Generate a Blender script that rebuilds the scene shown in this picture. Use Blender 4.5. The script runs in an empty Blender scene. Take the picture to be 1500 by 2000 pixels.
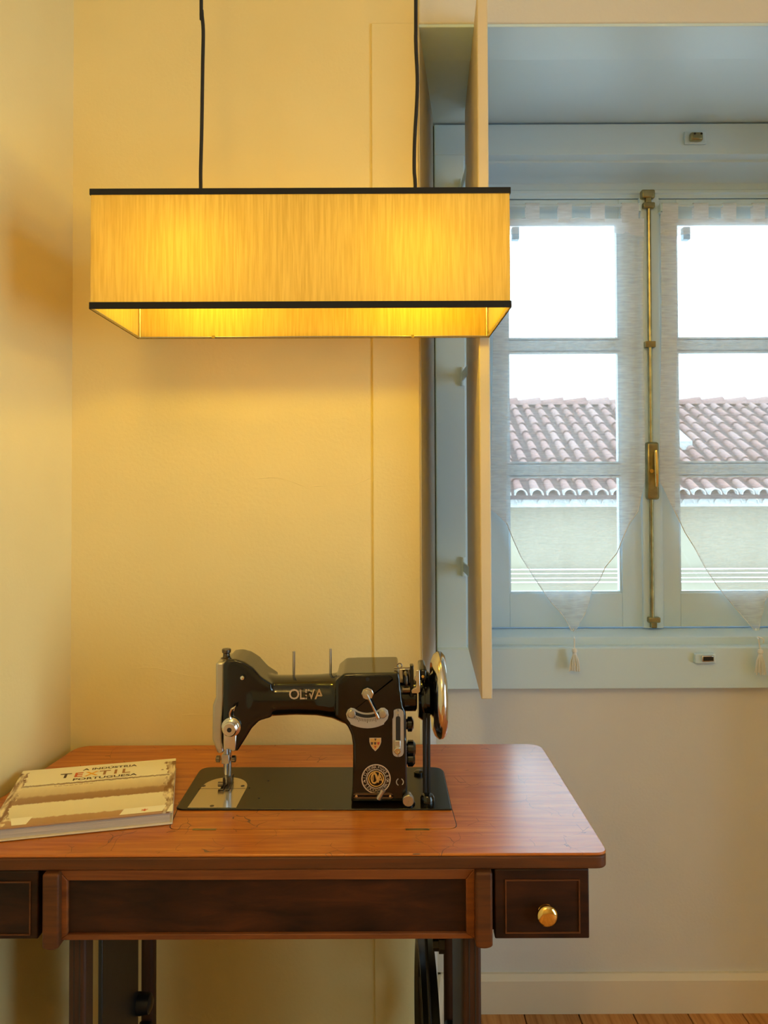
import bpy, bmesh, math, random
from mathutils import Vector, Matrix, Euler
random.seed(7)
S = bpy.context.scene
C = S.collection
PI = math.pi

# ------------------------------------------------------------------ camera
F = 1500.0
CAM_Z = 1.24
PITCH, ROLL = math.radians(1.2), math.radians(-0.22)
SX, SY = 0.005, -0.0407
cam = bpy.data.cameras.new('camera')
cam.lens = F / 2000 * 36; cam.sensor_width = 36
cam.shift_x = SX; cam.shift_y = SY
cam.clip_start = 0.02
cam_o = bpy.data.objects.new('camera', cam); C.objects.link(cam_o)
RM = Matrix.Rotation(PI / 2 + PITCH, 3, 'X') @ Matrix.Rotation(ROLL, 3, 'Z')
cam_o.matrix_world = Matrix.Translation((0, 0, CAM_Z)) @ RM.to_4x4()
S.camera = cam_o

# ------------------------------------------------------------------ light, exposure
SKY = 3.0
wd = bpy.data.worlds.new('sky'); S.world = wd; wd.use_nodes = True
bg = wd.node_tree.nodes['Background']
bg.inputs[0].default_value = (0.64, 0.87, 1.0, 1); bg.inputs[1].default_value = SKY
S.view_settings.view_transform = 'Standard'; S.view_settings.look = 'None'
S.view_settings.gamma = 1; S.view_settings.use_curve_mapping = False
S.view_settings.exposure = 1.25
sl = bpy.data.lights.new('sun', 'SUN'); sl.energy = 0.9; sl.angle = 0.05; sl.color = (1, .95, .9)
so = bpy.data.objects.new('sun', sl); C.objects.link(so)
so.rotation_euler = Vector((-.55, -.12, -1)).to_track_quat('-Z', 'Y').to_euler()
def portal(name, loc, rot, sx, sy):
    l = bpy.data.lights.new(name, 'AREA'); l.shape = 'RECTANGLE'; l.size = sx; l.size_y = sy
    l.cycles.is_portal = True
    o = bpy.data.objects.new(name, l); C.objects.link(o); o.location = loc; o.rotation_euler = rot
portal('window_portal', (0.69, 2.16, 1.44), (-PI / 2, 0, 0), 1.0, 1.3)
BULB_L = 31
FILL_GLOBE_L = 14.5  # strength of the added fill globe
BULB_COL = (1.0, 0.70, 0.05)
portal('fill_door_portal', (2.73, -.5, 1.15), (0, PI / 2, 0), 2.2, 1.8)  # guides sky light through the added door

# ------------------------------------------------------------------ helpers
def P(px, py, Y):
    d = RM @ Vector(((px - 750 + SX * 2000) / F, (1000 + SY * 2000 - py) / F, -1))
    t = Y / d.y
    return Vector((d.x * t, Y, CAM_Z + d.z * t))
def PXZ(px, py, Y):
    p = P(px, py, Y); return (p.x, p.z)
def PZ(px, py, z):                       # point of a pixel on a horizontal plane
    d = RM @ Vector(((px - 750 + SX * 2000) / F, (1000 + SY * 2000 - py) / F, -1))
    t = (z - CAM_Z) / d.z
    return Vector((d.x * t, d.y * t, z))

class G:
    def __init__(s): s.v = []; s.f = []
    def add(s, vs, fs):
        n = len(s.v); s.v += [tuple(v) for v in vs]; s.f += [tuple(i + n for i in f) for f in fs]; return s
    def box(s, x0, x1, y0, y1, z0, z1):
        vs = [(x, y, z) for z in (z0, z1) for y in (y0, y1) for x in (x0, x1)]
        return s.add(vs, [(0, 2, 3, 1), (4, 5, 7, 6), (0, 1, 5, 4), (2, 6, 7, 3), (0, 4, 6, 2), (1, 3, 7, 5)])
    def prism(s, poly, a, b, axis='z'):
        # poly in (x,y) for axis z ; (x,z) for axis y ; (y,z) for axis x
        def mk(p, h):
            return (p[0], p[1], h) if axis == 'z' else ((p[0], h, p[1]) if axis == 'y' else (h, p[0], p[1]))
        n = len(poly)
        vs = [mk(p, a) for p in poly] + [mk(p, b) for p in poly]
        fs = [tuple(range(n))[::-1], tuple(range(n, 2 * n))] + [(i, (i + 1) % n, n + (i + 1) % n, n + i) for i in range(n)]
        return s.add(vs, fs)
    def ring(s, outer, inner, a, b, axis='y'):
        def mk(p, h):
            return (p[0], p[1], h) if axis == 'z' else ((p[0], h, p[1]) if axis == 'y' else (h, p[0], p[1]))
        n = len(outer); vs = [mk(p, h) for h in (a, b) for r in (outer, inner) for p in r]; fs = []
        for i in range(n):
            j = (i + 1) % n
            fs += [(i, j, n + j, n + i), (2*n + i, 3*n + i, 3*n + j, 2*n + j), (i, 2*n + i, 2*n + j, j), (n + i, n + j, 3*n + j, 3*n + i)]
        return s.add(vs, fs)
    def lathe(s, prof, c, axis='z', n=24):
        # prof: (along, radius)
        c = Vector(c); vs = []; fs = []
        for (h, r) in prof:
            for k in range(n):
                a = 2 * PI * k / n; u, w = r * math.cos(a), r * math.sin(a)
                vs.append(c + (Vector((u, w, h)) if axis == 'z' else Vector((u, h, w)) if axis == 'y' else Vector((h, u, w))))
        m = len(prof)
        for i in range(m - 1):
            for k in range(n):
                l = (k + 1) % n
                fs.append((i * n + k, i * n + l, (i + 1) * n + l, (i + 1) * n + k))
        fs.append(tuple(range(n))[::-1]); fs.append(tuple((m - 1) * n + k for k in range(n)))
        return s.add(vs, fs)
    def tube(s, pts, r, n=8):
        pts = [Vector(p) for p in pts]; vs = []; fs = []
        rr = r if isinstance(r, (list, tuple)) else [r] * len(pts)
        up = None
        for i, p in enumerate(pts):
            t = (pts[min(i + 1, len(pts) - 1)] - pts[max(i - 1, 0)]).normalized()
            if up is None:
                up = Vector((0, 0, 1)) if abs(t.z) < .9 else Vector((1, 0, 0))
            a = t.cross(up).normalized(); b = a.cross(t).normalized(); up = b
            for k in range(n):
                th = 2 * PI * k / n
                vs.append(p + (a * math.cos(th) + b * math.sin(th)) * rr[i])
        for i in range(len(pts) - 1):
            for k in range(n):
                l = (k + 1) % n
                fs.append((i * n + k, i * n + l, (i + 1) * n + l, (i + 1) * n + k))
        fs.append(tuple(range(n))[::-1]); fs.append(tuple((len(pts) - 1) * n + k for k in range(n)))
        return s.add(vs, fs)
    def loft(s, secs, n=28, e=2.0):
        # secs: (x, yc, zc, half_depth, half_height)
        vs = []; fs = []
        for (x, yc, zc, hy, hz) in secs:
            for k in range(n):
                a = 2 * PI * k / n; c_, s_ = math.cos(a), math.sin(a)
                vs.append((x, yc + hy * math.copysign(abs(c_) ** (2 / e), c_), zc + hz * math.copysign(abs(s_) ** (2 / e), s_)))
        for i in range(len(secs) - 1):
            for k in range(n):
                l = (k + 1) % n
                fs.append((i * n + k, i * n + l, (i + 1) * n + l, (i + 1) * n + k))
        fs.append(tuple(range(n))[::-1]); fs.append(tuple((len(secs) - 1) * n + k for k in range(n)))
        return s.add(vs, fs)
    def build(s, name, mat, parent=None, bevel=0, seg=2, smooth=35, local=False, fix=True):
        off = Vector((0, 0, 0))
        if parent is not None and not local:
            p = parent
            while p.parent is not None: p = p.parent
            off = p.location
        me = bpy.data.meshes.new(name)
        me.from_pydata([tuple(Vector(v) - off) for v in s.v], [], s.f)
        if fix:
            bm = bmesh.new(); bm.from_mesh(me); bmesh.ops.recalc_face_normals(bm, faces=bm.faces); bm.to_mesh(me); bm.free()
        if mat: me.materials.append(mat)
        if smooth:
            me.polygons.foreach_set('use_smooth', [True] * len(me.polygons))
            me.set_sharp_from_angle(angle=math.radians(smooth))
        o = bpy.data.objects.new(name, me); C.objects.link(o)
        if parent is not None: o.parent = parent
        if bevel:
            b = o.modifiers.new('bevel', 'BEVEL'); b.width = bevel; b.segments = seg; b.limit_method = 'ANGLE'; b.angle_limit = math.radians(40)
            b.harden_normals = False
        return o

def tag(o, label, cat, group=None):
    o['label'] = label; o['category'] = cat
    if group: o['group'] = group
    return o
def thing(name, label, cat, loc, group=None, rz=0):
    o = bpy.data.objects.new(name, None); C.objects.link(o); o.location = loc; o.rotation_euler = (0, 0, rz)
    o.empty_display_size = .05
    return tag(o, label, cat, group)
def struct(o):
    o['kind'] = 'structure'; return o
def rrect(x0, x1, y0, y1, r, n=6):
    pts = []
    for cx, cy, a0 in ((x1 - r, y1 - r, 0), (x0 + r, y1 - r, 90), (x0 + r, y0 + r, 180), (x1 - r, y0 + r, 270)):
        for k in range(n + 1):
            a = math.radians(a0 + 90 * k / n); pts.append((cx + r * math.cos(a), cy + r * math.sin(a)))
    return pts
def round_poly(poly, rads, n=6):
    out = []; m = len(poly)
    for i, p in enumerate(poly):
        r = rads[i] if isinstance(rads, (list, tuple)) else rads
        p = Vector(p); a = Vector(poly[i - 1]) - p; b = Vector(poly[(i + 1) % m]) - p
        if r <= 0: out.append(tuple(p)); continue
        a.normalize(); b.normalize()
        for k in range(n + 1):
            t = k / n; q = p + a * r * (1 - t) ** 2 + b * r * t ** 2
            out.append(tuple(q))
    return out
def circle(cx, cy, r, n=28, a0=0):
    return [(cx + r * math.cos(a0 + 2 * PI * k / n), cy + r * math.sin(a0 + 2 * PI * k / n)) for k in range(n)]
def text_mesh(txt, size, fat=0.0):
    cu = bpy.data.curves.new('lettering', 'FONT'); cu.body = txt; cu.size = size; cu.align_x = 'CENTER'; cu.align_y = 'CENTER'
    cu.resolution_u = 3; cu.offset = fat * size
    o = bpy.data.objects.new('lettering', cu); C.objects.link(o)
    dg = bpy.context.evaluated_depsgraph_get()
    me = bpy.data.meshes.new_from_object(o.evaluated_get(dg))
    vs = [v.co.copy() for v in me.vertices]; fs = [tuple(p.vertices) for p in me.polygons]
    bpy.data.objects.remove(o); bpy.data.curves.remove(cu); bpy.data.meshes.remove(me)
    return vs, fs

# ------------------------------------------------------------------ materials
def nodes(name):
    m = bpy.data.materials.new(name); m.use_nodes = True
    nt = m.node_tree; b = nt.nodes['Principled BSDF']
    return m, nt, b
def N(nt, t, **kw):
    n = nt.nodes.new(t)
    for k, v in kw.items(): setattr(n, k, v)
    return n
def plain(name, col, rough=.5, metal=0, coat=0, bump=0, bscale=60, vary=0, spec=None, stretch=None):
    m, nt, b = nodes(name)
    b.inputs['Base Color'].default_value = (*col, 1); b.inputs['Roughness'].default_value = rough
    b.inputs['Metallic'].default_value = metal; b.inputs['Coat Weight'].default_value = coat
    b.inputs['Coat Roughness'].default_value = .08
    if spec is not None: b.inputs['Specular IOR Level'].default_value = spec
    if bump or vary:
        tc = N(nt, 'ShaderNodeTexCoord'); no = N(nt, 'ShaderNodeTexNoise'); no.inputs['Scale'].default_value = bscale; no.inputs['Detail'].default_value = 5
        src = tc.outputs['Object']
        if stretch:
            mp = N(nt, 'ShaderNodeMapping'); mp.inputs['Scale'].default_value = stretch; nt.links.new(src, mp.inputs[0]); src = mp.outputs[0]
        nt.links.new(src, no.inputs['Vector'])
        if bump:
            bu = N(nt, 'ShaderNodeBump'); bu.inputs['Strength'].default_value = bump; bu.inputs['Distance'].default_value = .002
            nt.links.new(no.outputs['Fac'], bu.inputs['Height']); nt.links.new(bu.outputs[0], b.inputs['Normal'])
        if vary:
            cr = N(nt, 'ShaderNodeValToRGB'); cr.color_ramp.elements[0].position = .3; cr.color_ramp.elements[1].position = .7
            cr.color_ramp.elements[0].color = (*[c * (1 - vary) for c in col], 1); cr.color_ramp.elements[1].color = (*[min(1, c * (1 + vary)) for c in col], 1)
            nt.links.new(no.outputs['Fac'], cr.inputs[0]); nt.links.new(cr.outputs[0], b.inputs['Base Color'])
    return m
def wood(name, c0, c1, c2, rough=.4, scale=(3, 45, 45), coat=0.0, bump=.15, scratches=False, rot=0, bands=0):
    m, nt, b = nodes(name)
    tc = N(nt, 'ShaderNodeTexCoord'); mp = N(nt, 'ShaderNodeMapping'); mp.inputs['Scale'].default_value = scale
    nt.links.new(tc.outputs['Object'], mp.inputs[0])
    n1 = N(nt, 'ShaderNodeTexNoise'); n1.inputs['Scale'].default_value = 1.6; n1.inputs['Detail'].default_value = 8; n1.inputs['Distortion'].default_value = .6
    n1.inputs['Roughness'].default_value = .65
    nt.links.new(mp.outputs[0], n1.inputs['Vector'])
    cr = N(nt, 'ShaderNodeValToRGB'); e = cr.color_ramp.elements
    e[0].position = .3; e[0].color = (*c0, 1); e[1].position = .72; e[1].color = (*c2, 1)
    k = e.new(.5); k.color = (*c1, 1)
    nt.links.new(n1.outputs['Fac'], cr.inputs[0])
    col = cr.outputs[0]
    oi = N(nt, 'ShaderNodeObjectInfo')
    if bands:
        n2 = N(nt, 'ShaderNodeTexNoise'); n2.inputs['Scale'].default_value = bands; n2.inputs['Detail'].default_value = 2
        nt.links.new(tc.outputs['Object'], n2.inputs['Vector'])
        c2r = N(nt, 'ShaderNodeValToRGB'); c2r.color_ramp.elements[0].position = .38; c2r.color_ramp.elements[1].position = .62
        c2r.color_ramp.elements[0].color = (.55, .55, .55, 1); c2r.color_ramp.elements[1].color = (1.25, 1.2, 1.15, 1)
        nt.links.new(n2.outputs['Fac'], c2r.inputs[0])
        mx = N(nt, 'ShaderNodeMix', data_type='RGBA', blend_type='MULTIPLY'); mx.inputs[0].default_value = 1
        nt.links.new(col, mx.inputs[6]); nt.links.new(c2r.outputs[0], mx.inputs[7]); col = mx.outputs[2]
    bu = N(nt, 'ShaderNodeBump'); bu.inputs['Strength'].default_value = bump; bu.inputs['Distance'].default_value = .001
    hsrc = n1.outputs['Fac']
    if scratches:
        n3 = N(nt, 'ShaderNodeTexNoise'); n3.inputs['Scale'].default_value = 9; n3.inputs['Detail'].default_value = 2
        nt.links.new(tc.outputs['Object'], n3.inputs['Vector'])
        vm = N(nt, 'ShaderNodeVectorMath', operation='MULTIPLY_ADD'); vm.inputs[1].default_value = (.12, .12, .12)
        nt.links.new(n3.outputs['Color'], vm.inputs[0]); nt.links.new(tc.outputs['Object'], vm.inputs[2])
        vo = N(nt, 'ShaderNodeTexVoronoi', feature='DISTANCE_TO_EDGE'); vo.inputs['Scale'].default_value = 23
        nt.links.new(vm.outputs[0], vo.inputs['Vector'])
        lt = N(nt, 'ShaderNodeMath', operation='LESS_THAN'); lt.inputs[1].default_value = .006
        nt.links.new(vo.outputs['Distance'], lt.inputs[0])
        n4 = N(nt, 'ShaderNodeTexNoise'); n4.inputs['Scale'].default_value = 23; n4.inputs['Detail'].default_value = 1
        nt.links.new(tc.outputs['Object'], n4.inputs['Vector'])
        gt = N(nt, 'ShaderNodeMath', operation='GREATER_THAN'); gt.inputs[1].default_value = .57
        nt.links.new(n4.outputs['Fac'], gt.inputs[0])
        mu = N(nt, 'ShaderNodeMath', operation='MULTIPLY'); nt.links.new(lt.outputs[0], mu.inputs[0]); nt.links.new(gt.outputs[0], mu.inputs[1])
        mx = N(nt, 'ShaderNodeMix', data_type='RGBA'); nt.links.new(mu.outputs[0], mx.inputs[0]); nt.links.new(col, mx.inputs[6]); mx.inputs[7].default_value = (.17, .07, .03, 1)
        col = mx.outputs[2]
        rm = N(nt, 'ShaderNodeMapRange'); rm.inputs[3].default_value = rough; rm.inputs[4].default_value = .8
        nt.links.new(mu.outputs[0], rm.inputs[0]); nt.links.new(rm.outputs[0], b.inputs['Roughness'])
    else:
        b.inputs['Roughness'].default_value = rough
    nt.links.new(hsrc, bu.inputs['Height']); nt.links.new(bu.outputs[0], b.inputs['Normal'])
    nt.links.new(col, b.inputs['Base Color'])
    b.inputs['Specular IOR Level'].default_value = .25; b.inputs['Coat Weight'].default_value = coat; b.inputs['Coat Roughness'].default_value = .24; b.inputs['Coat IOR'].default_value = 1.52
    return m
def plank_mat():
    m = wood('floor_wood', (.36, .14, .035), (.56, .25, .075), (.70, .37, .13), rough=.4, scale=(40, 2.5, 10), bump=.1)
    nt = m.node_tree; b = nt.nodes['Principled BSDF']
    src = b.inputs['Base Color'].links[0].from_socket
    oi = N(nt, 'ShaderNodeObjectInfo'); mr = N(nt, 'ShaderNodeMapRange'); mr.inputs[3].default_value = .85; mr.inputs[4].default_value = 1.35
    nt.links.new(oi.outputs['Random'], mr.inputs[0])
    mx = N(nt, 'ShaderNodeMix', data_type='RGBA', blend_type='MULTIPLY'); mx.inputs[0].default_value = 1
    nt.links.new(src, mx.inputs[6]); nt.links.new(mr.outputs[0], mx.inputs[7]); nt.links.new(mx.outputs[2], b.inputs['Base Color'])
    return m
def plaster(name='wall_plaster', c0=(.77, .63, .31), c1=(.81, .67, .34)):
    m, nt, b = nodes(name)
    tc = N(nt, 'ShaderNodeTexCoord')
    a = N(nt, 'ShaderNodeTexNoise'); a.inputs['Scale'].default_value = 4; a.inputs['Detail'].default_value = 3
    c = N(nt, 'ShaderNodeTexNoise'); c.inputs['Scale'].default_value = 160; c.inputs['Detail'].default_value = 4
    nt.links.new(tc.outputs['Object'], a.inputs['Vector']); nt.links.new(tc.outputs['Object'], c.inputs['Vector'])
    ad = N(nt, 'ShaderNodeMath', operation='MULTIPLY_ADD'); ad.inputs[1].default_value = 6
    nt.links.new(a.outputs['Fac'], ad.inputs[0]); nt.links.new(c.outputs['Fac'], ad.inputs[2])
    bu = N(nt, 'ShaderNodeBump'); bu.inputs['Strength'].default_value = .25; bu.inputs['Distance'].default_value = .0016
    nt.links.new(ad.outputs[0], bu.inputs['Height']); nt.links.new(bu.outputs[0], b.inputs['Normal'])
    cr = N(nt, 'ShaderNodeValToRGB'); cr.color_ramp.elements[0].position = .3; cr.color_ramp.elements[1].position = .7
    cr.color_ramp.elements[0].color = (*c0, 1); cr.color_ramp.elements[1].color = (*c1, 1)
    nt.links.new(a.outputs['Fac'], cr.inputs[0]); nt.links.new(cr.outputs[0], b.inputs['Base Color'])
    b.inputs['Roughness'].default_value = .75; b.inputs['Specular IOR Level'].default_value = .25
    return m
def shade_fabric():
    m, nt, b = nodes('lampshade_fabric')
    out = nt.nodes['Material Output']; nt.nodes.remove(b)
    tc = N(nt, 'ShaderNodeTexCoord'); mp = N(nt, 'ShaderNodeMapping'); mp.inputs['Scale'].default_value = (1, 1, .045)
    nt.links.new(tc.outputs['Object'], mp.inputs[0])
    no = N(nt, 'ShaderNodeTexNoise'); no.inputs['Scale'].default_value = 330; no.inputs['Detail'].default_value = 3
    nt.links.new(mp.outputs[0], no.inputs['Vector'])
    cr = N(nt, 'ShaderNodeValToRGB'); cr.color_ramp.elements[0].position = .35; cr.color_ramp.elements[1].position = .65
    cr.color_ramp.elements[0].color = (.74, .50, .12, 1); cr.color_ramp.elements[1].color = (.86, .62, .17, 1)
    nt.links.new(no.outputs['Fac'], cr.inputs[0])
    bu = N(nt, 'ShaderNodeBump'); bu.inputs['Strength'].default_value = .5; bu.inputs['Distance'].default_value = .0008
    nt.links.new(no.outputs['Fac'], bu.inputs['Height'])
    d = N(nt, 'ShaderNodeBsdfDiffuse'); t = N(nt, 'ShaderNodeBsdfTranslucent')
    for x in (d, t):
        nt.links.new(cr.outputs[0], x.inputs['Color']); nt.links.new(bu.outputs[0], x.inputs['Normal'])
    mx = N(nt, 'ShaderNodeMixShader'); mx.inputs[0].default_value = .29
    nt.links.new(d.outputs[0], mx.inputs[1]); nt.links.new(t.outputs[0], mx.inputs[2]); nt.links.new(mx.outputs[0], out.inputs[0])
    return m
def sheer(name='sheer_curtain_cloth', o0=.30, o1=.48, tl_=.14):
    m, nt, b = nodes(name)
    out = nt.nodes['Material Output']; nt.nodes.remove(b)
    tc = N(nt, 'ShaderNodeTexCoord'); mp = N(nt, 'ShaderNodeMapping'); mp.inputs['Scale'].default_value = (.12, .12, 1)
    nt.links.new(tc.outputs['Object'], mp.inputs[0])
    no = N(nt, 'ShaderNodeTexNoise'); no.inputs['Scale'].default_value = 240; no.inputs['Detail'].default_value = 3
    nt.links.new(mp.outputs[0], no.inputs['Vector'])
    mr = N(nt, 'ShaderNodeMapRange'); mr.inputs[1].default_value = .3; mr.inputs[2].default_value = .7; mr.inputs[3].default_value = o0; mr.inputs[4].default_value = o1
    nt.links.new(no.outputs['Fac'], mr.inputs[0])
    tr = N(nt, 'ShaderNodeBsdfTransparent'); d = N(nt, 'ShaderNodeBsdfDiffuse'); t = N(nt, 'ShaderNodeBsdfTranslucent')
    d.inputs[0].default_value = (.88, .9, .93, 1); t.inputs[0].default_value = (.88, .9, .93, 1)
    m1 = N(nt, 'ShaderNodeMixShader'); m1.inputs[0].default_value = tl_
    nt.links.new(d.outputs[0], m1.inputs[1]); nt.links.new(t.outputs[0], m1.inputs[2])
    m2 = N(nt, 'ShaderNodeMixShader'); nt.links.new(mr.outputs[0], m2.inputs[0])
    nt.links.new(tr.outputs[0], m2.inputs[1]); nt.links.new(m1.outputs[0], m2.inputs[2]); nt.links.new(m2.outputs[0], out.inputs[0])
    return m
def glass():
    m, nt, b = nodes('window_glass')
    out = nt.nodes['Material Output']; nt.nodes.remove(b)
    tr = N(nt, 'ShaderNodeBsdfTransparent'); tr.inputs[0].default_value = (.95, .97, .97, 1)
    gl = N(nt, 'ShaderNodeBsdfGlossy'); gl.inputs['Roughness'].default_value = .02
    fr = N(nt, 'ShaderNodeFresnel'); fr.inputs[0].default_value = 1.4
    mx = N(nt, 'ShaderNodeMixShader'); nt.links.new(fr.outputs[0], mx.inputs[0]); nt.links.new(tr.outputs[0], mx.inputs[1]); nt.links.new(gl.outputs[0], mx.inputs[2])
    nt.links.new(mx.outputs[0], out.inputs[0]); return m
def emit(name, col, st):
    m, nt, b = nodes(name); b.inputs['Base Color'].default_value = (.9, .85, .7, 1)
    b.inputs['Emission Color'].default_value = (*col, 1); b.inputs['Emission Strength'].default_value = st; return m
def tile_mat(name, c0, c1):
    m = plain(name, c0, .85, vary=.25, bscale=7, bump=.3)
    nt = m.node_tree; b = nt.nodes['Principled BSDF']; src = b.inputs['Base Color'].links[0].from_socket
    oi = N(nt, 'ShaderNodeObjectInfo'); mx = N(nt, 'ShaderNodeMix', data_type='RGBA')
    nt.links.new(oi.outputs['Random'], mx.inputs[0]); nt.links.new(src, mx.inputs[6]); mx.inputs[7].default_value = (*c1, 1)
    nt.links.new(mx.outputs[2], b.inputs['Base Color']); return m
def cover_print():
    m, nt, b = nodes('book_cover_print')
    tc = N(nt, 'ShaderNodeTexCoord'); sp = N(nt, 'ShaderNodeSeparateXYZ'); nt.links.new(tc.outputs['Object'], sp.inputs[0])
    no = N(nt, 'ShaderNodeTexNoise'); no.inputs['Scale'].default_value = 55; no.inputs['Detail'].default_value = 6
    mp = N(nt, 'ShaderNodeMapping'); mp.inputs['Scale'].default_value = (2.5, .5, 1); nt.links.new(tc.outputs['Object'], mp.inputs[0]); nt.links.new(mp.outputs[0], no.inputs['Vector'])
    wob = N(nt, 'ShaderNodeMath', operation='MULTIPLY_ADD'); wob.inputs[1].default_value = .012; nt.links.new(no.outputs['Fac'], wob.inputs[0]); nt.links.new(sp.outputs['Y'], wob.inputs[2])
    v = N(nt, 'ShaderNodeMapRange'); v.inputs[1].default_value = 0; v.inputs[2].default_value = .218; nt.links.new(wob.outputs[0], v.inputs[0])
    cr = N(nt, 'ShaderNodeValToRGB'); cr.color_ramp.interpolation = 'LINEAR'
    cream, brown, cloth = (.88, .80, .55), (.33, .17, .07), (.78, .68, .42)
    stops = [(0, (.42, .22, .09)), (.12, (.50, .29, .13)), (.135, cloth), (.36, (.85, .76, .5)), (.375, brown), (.47, (.38, .22, .1)), (.50, (.62, .47, .25)), (.645, (.80, .68, .42)), (.66, (.85, .76, .5)), (.69, (.2, .1, .04)), (.70, cream), (1, cream)]
    e = cr.color_ramp.elements
    e[0].position = 0; e[0].color = (*stops[0][1], 1); e[1].position = 1; e[1].color = (*cream, 1)
    for p, c in stops[1:-1]:
        q = e.new(p); q.color = (*c, 1)
    nt.links.new(v.outputs[0], cr.inputs[0])
    # loom frame at both sides
    no2 = N(nt, 'ShaderNodeTexNoise'); no2.inputs['Scale'].default_value = 70; nt.links.new(tc.outputs['Object'], no2.inputs['Vector'])
    xa = N(nt, 'ShaderNodeMath', operation='MULTIPLY_ADD'); xa.inputs[1].default_value = .03; nt.links.new(no2.outputs['Fac'], xa.inputs[0]); nt.links.new(sp.outputs['X'], xa.inputs[2])
    ce = N(nt, 'ShaderNodeMath', operation='SUBTRACT'); ce.inputs[1].default_value = .118 + .015; nt.links.new(xa.outputs[0], ce.inputs[0])
    ab = N(nt, 'ShaderNodeMath', operation='ABSOLUTE'); nt.links.new(ce.outputs[0], ab.inputs[0])
    gt = N(nt, 'ShaderNodeMath', operation='GREATER_THAN'); gt.inputs[1].default_value = .104; nt.links.new(ab.outputs[0], gt.inputs[0])
    side = N(nt, 'ShaderNodeValToRGB'); se = side.color_ramp.elements; se[0].position = .42; se[0].color = (.25, .11, .03, 1); se[1].position = .6; se[1].color = (.85, .72, .45, 1)
    nt.links.new(no.outputs['Fac'], side.inputs[0])
    lo = N(nt, 'ShaderNodeMath', operation='LESS_THAN'); lo.inputs[1].default_value = .95; nt.links.new(v.outputs[0], lo.inputs[0])
    an = N(nt, 'ShaderNodeMath', operation='MULTIPLY'); nt.links.new(gt.outputs[0], an.inputs[0]); nt.links.new(lo.outputs[0], an.inputs[1])
    mx = N(nt, 'ShaderNodeMix', data_type='RGBA'); nt.links.new(an.outputs[0], mx.inputs[0]); nt.links.new(cr.outputs[0], mx.inputs[6]); nt.links.new(side.outputs[0], mx.inputs[7])
    nt.links.new(mx.outputs[2], b.inputs['Base Color']); b.inputs['Roughness'].default_value = .4
    return m

M = {}
M['plaster'] = plaster()
M['recess'] = plaster('grey_lit_plaster', (.68, .66, .63), (.72, .70, .67))  # the wall plaster again, its greyer lighting put into the colour
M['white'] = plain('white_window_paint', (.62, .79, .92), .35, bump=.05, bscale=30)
M['skirting'] = plain('skirting_paint', (.76, .68, .54), .45)
M['shutter'] = plain('shutter_paint', (.72, .60, .40), .45)
M['ceiling'] = plain('ceiling_paint', (.8, .78, .73), .8)
M['top_wood'] = wood('tabletop_wood', (.34, .080, .006), (.48, .130, .010), (.62, .20, .020), rough=.5, scale=(4, 60, 60), coat=.8, scratches=True)
M['trim_wood'] = wood('apron_trim_wood', (.10, .028, .008), (.17, .05, .012), (.24, .07, .014), rough=.5)
M['edge_wood'] = wood('edge_wood', (.06, .02, .007), (.10, .033, .009), (.15, .04, .008), rough=.5)
M['dark_wood'] = wood('apron_dark_veneer', (.012, .004, .002), (.030, .009, .003), (.06, .016, .004), rough=.5, scale=(6, 30, 30), bands=9)
M['leg_wood'] = wood('leg_wood', (.03, .012, .006), (.05, .02, .01), (.08, .03, .014), rough=.45, scale=(40, 40, 3))
M['floor'] = plank_mat()
M['gap'] = plain('dark_gap', (.02, .015, .01), .9)
M['iron'] = plain('black_iron', (.006, .006, .006), .4, bump=.1)
M['black'] = plain('black_enamel', (.003, .003, .003), .13, coat=.3, vary=.3, bscale=20, spec=.45)
M['bed_black'] = plain('bed_enamel', (.006, .004, .002), .2, coat=.05)
M['chrome'] = plain('chrome', (.72, .70, .66), .16, 1)
M['steel'] = plain('worn_steel', (.55, .53, .50), .35, 1, bump=.15, bscale=150)
M['darksteel'] = plain('dark_steel', (.16, .13, .1), .35, 1)
M['alu'] = plain('scale_plate_metal', (.5, .5, .5), .45, .8)
M['gold'] = plain('gold_transfer', (.62, .34, .08), .45, .3)
M['silver'] = plain('silver_transfer', (.55, .42, .3), .45, .3)
M['red'] = plain('red_transfer', (.45, .05, .02), .5)
M['brass'] = plain('polished_brass', (.86, .60, .20), .12, 1)
M['oldbrass'] = plain('aged_brass', (.34, .29, .14), .32, 1, vary=.3, bscale=40, bump=.1)
M['fabric'] = shade_fabric()
M['ribbon'] = plain('black_ribbon', (.008, .007, .006), .85)
M['cord'] = plain('black_cord', (.008, .007, .007), .7)
M['bulb'] = emit('lit_bulb_glass', BULB_COL, BULB_L)
M['globe'] = emit('fill_globe_glow', (1.0, .64, .15), FILL_GLOBE_L)
M['socket'] = plain('socket_plastic', (.8, .75, .65), .4)
M['sheer'] = sheer(); M['sheer2'] = sheer('doubled_curtain_cloth', .58, .74, .3)
M['tassel'] = plain('tassel_thread', (.8, .8, .78), .8)
M['glass'] = glass()
M['pages'] = plain('paper_pages', (.52, .45, .38), .8, bump=.6, bscale=30, stretch=(.2, .2, 40), vary=.15)
M['board'] = plain('book_board', (.75, .62, .40), .5)
M['cover'] = cover_print()
M['ink'] = plain('dark_ink', (.08, .04, .02), .6)
M['inkred'] = plain('red_ink', (.65, .12, .03), .6)
M['inkorange'] = plain('orange_ink', (.85, .42, .04), .6)
M['inkbrown'] = plain('brown_ink', (.38, .17, .05), .6)
M['inkwhite'] = plain('white_label_print', (.92, .86, .66), .5)
M['tile'] = tile_mat('clay_roof_tile', (.17, .085, .078), (.23, .145, .14))
M['pan'] = plain('clay_channel_tile', (.045, .025, .026), .9, vary=.3, bscale=5)
M['lime'] = plain('limewashed_tile', (.32, .32, .32), .9, vary=.2, bscale=8)
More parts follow.
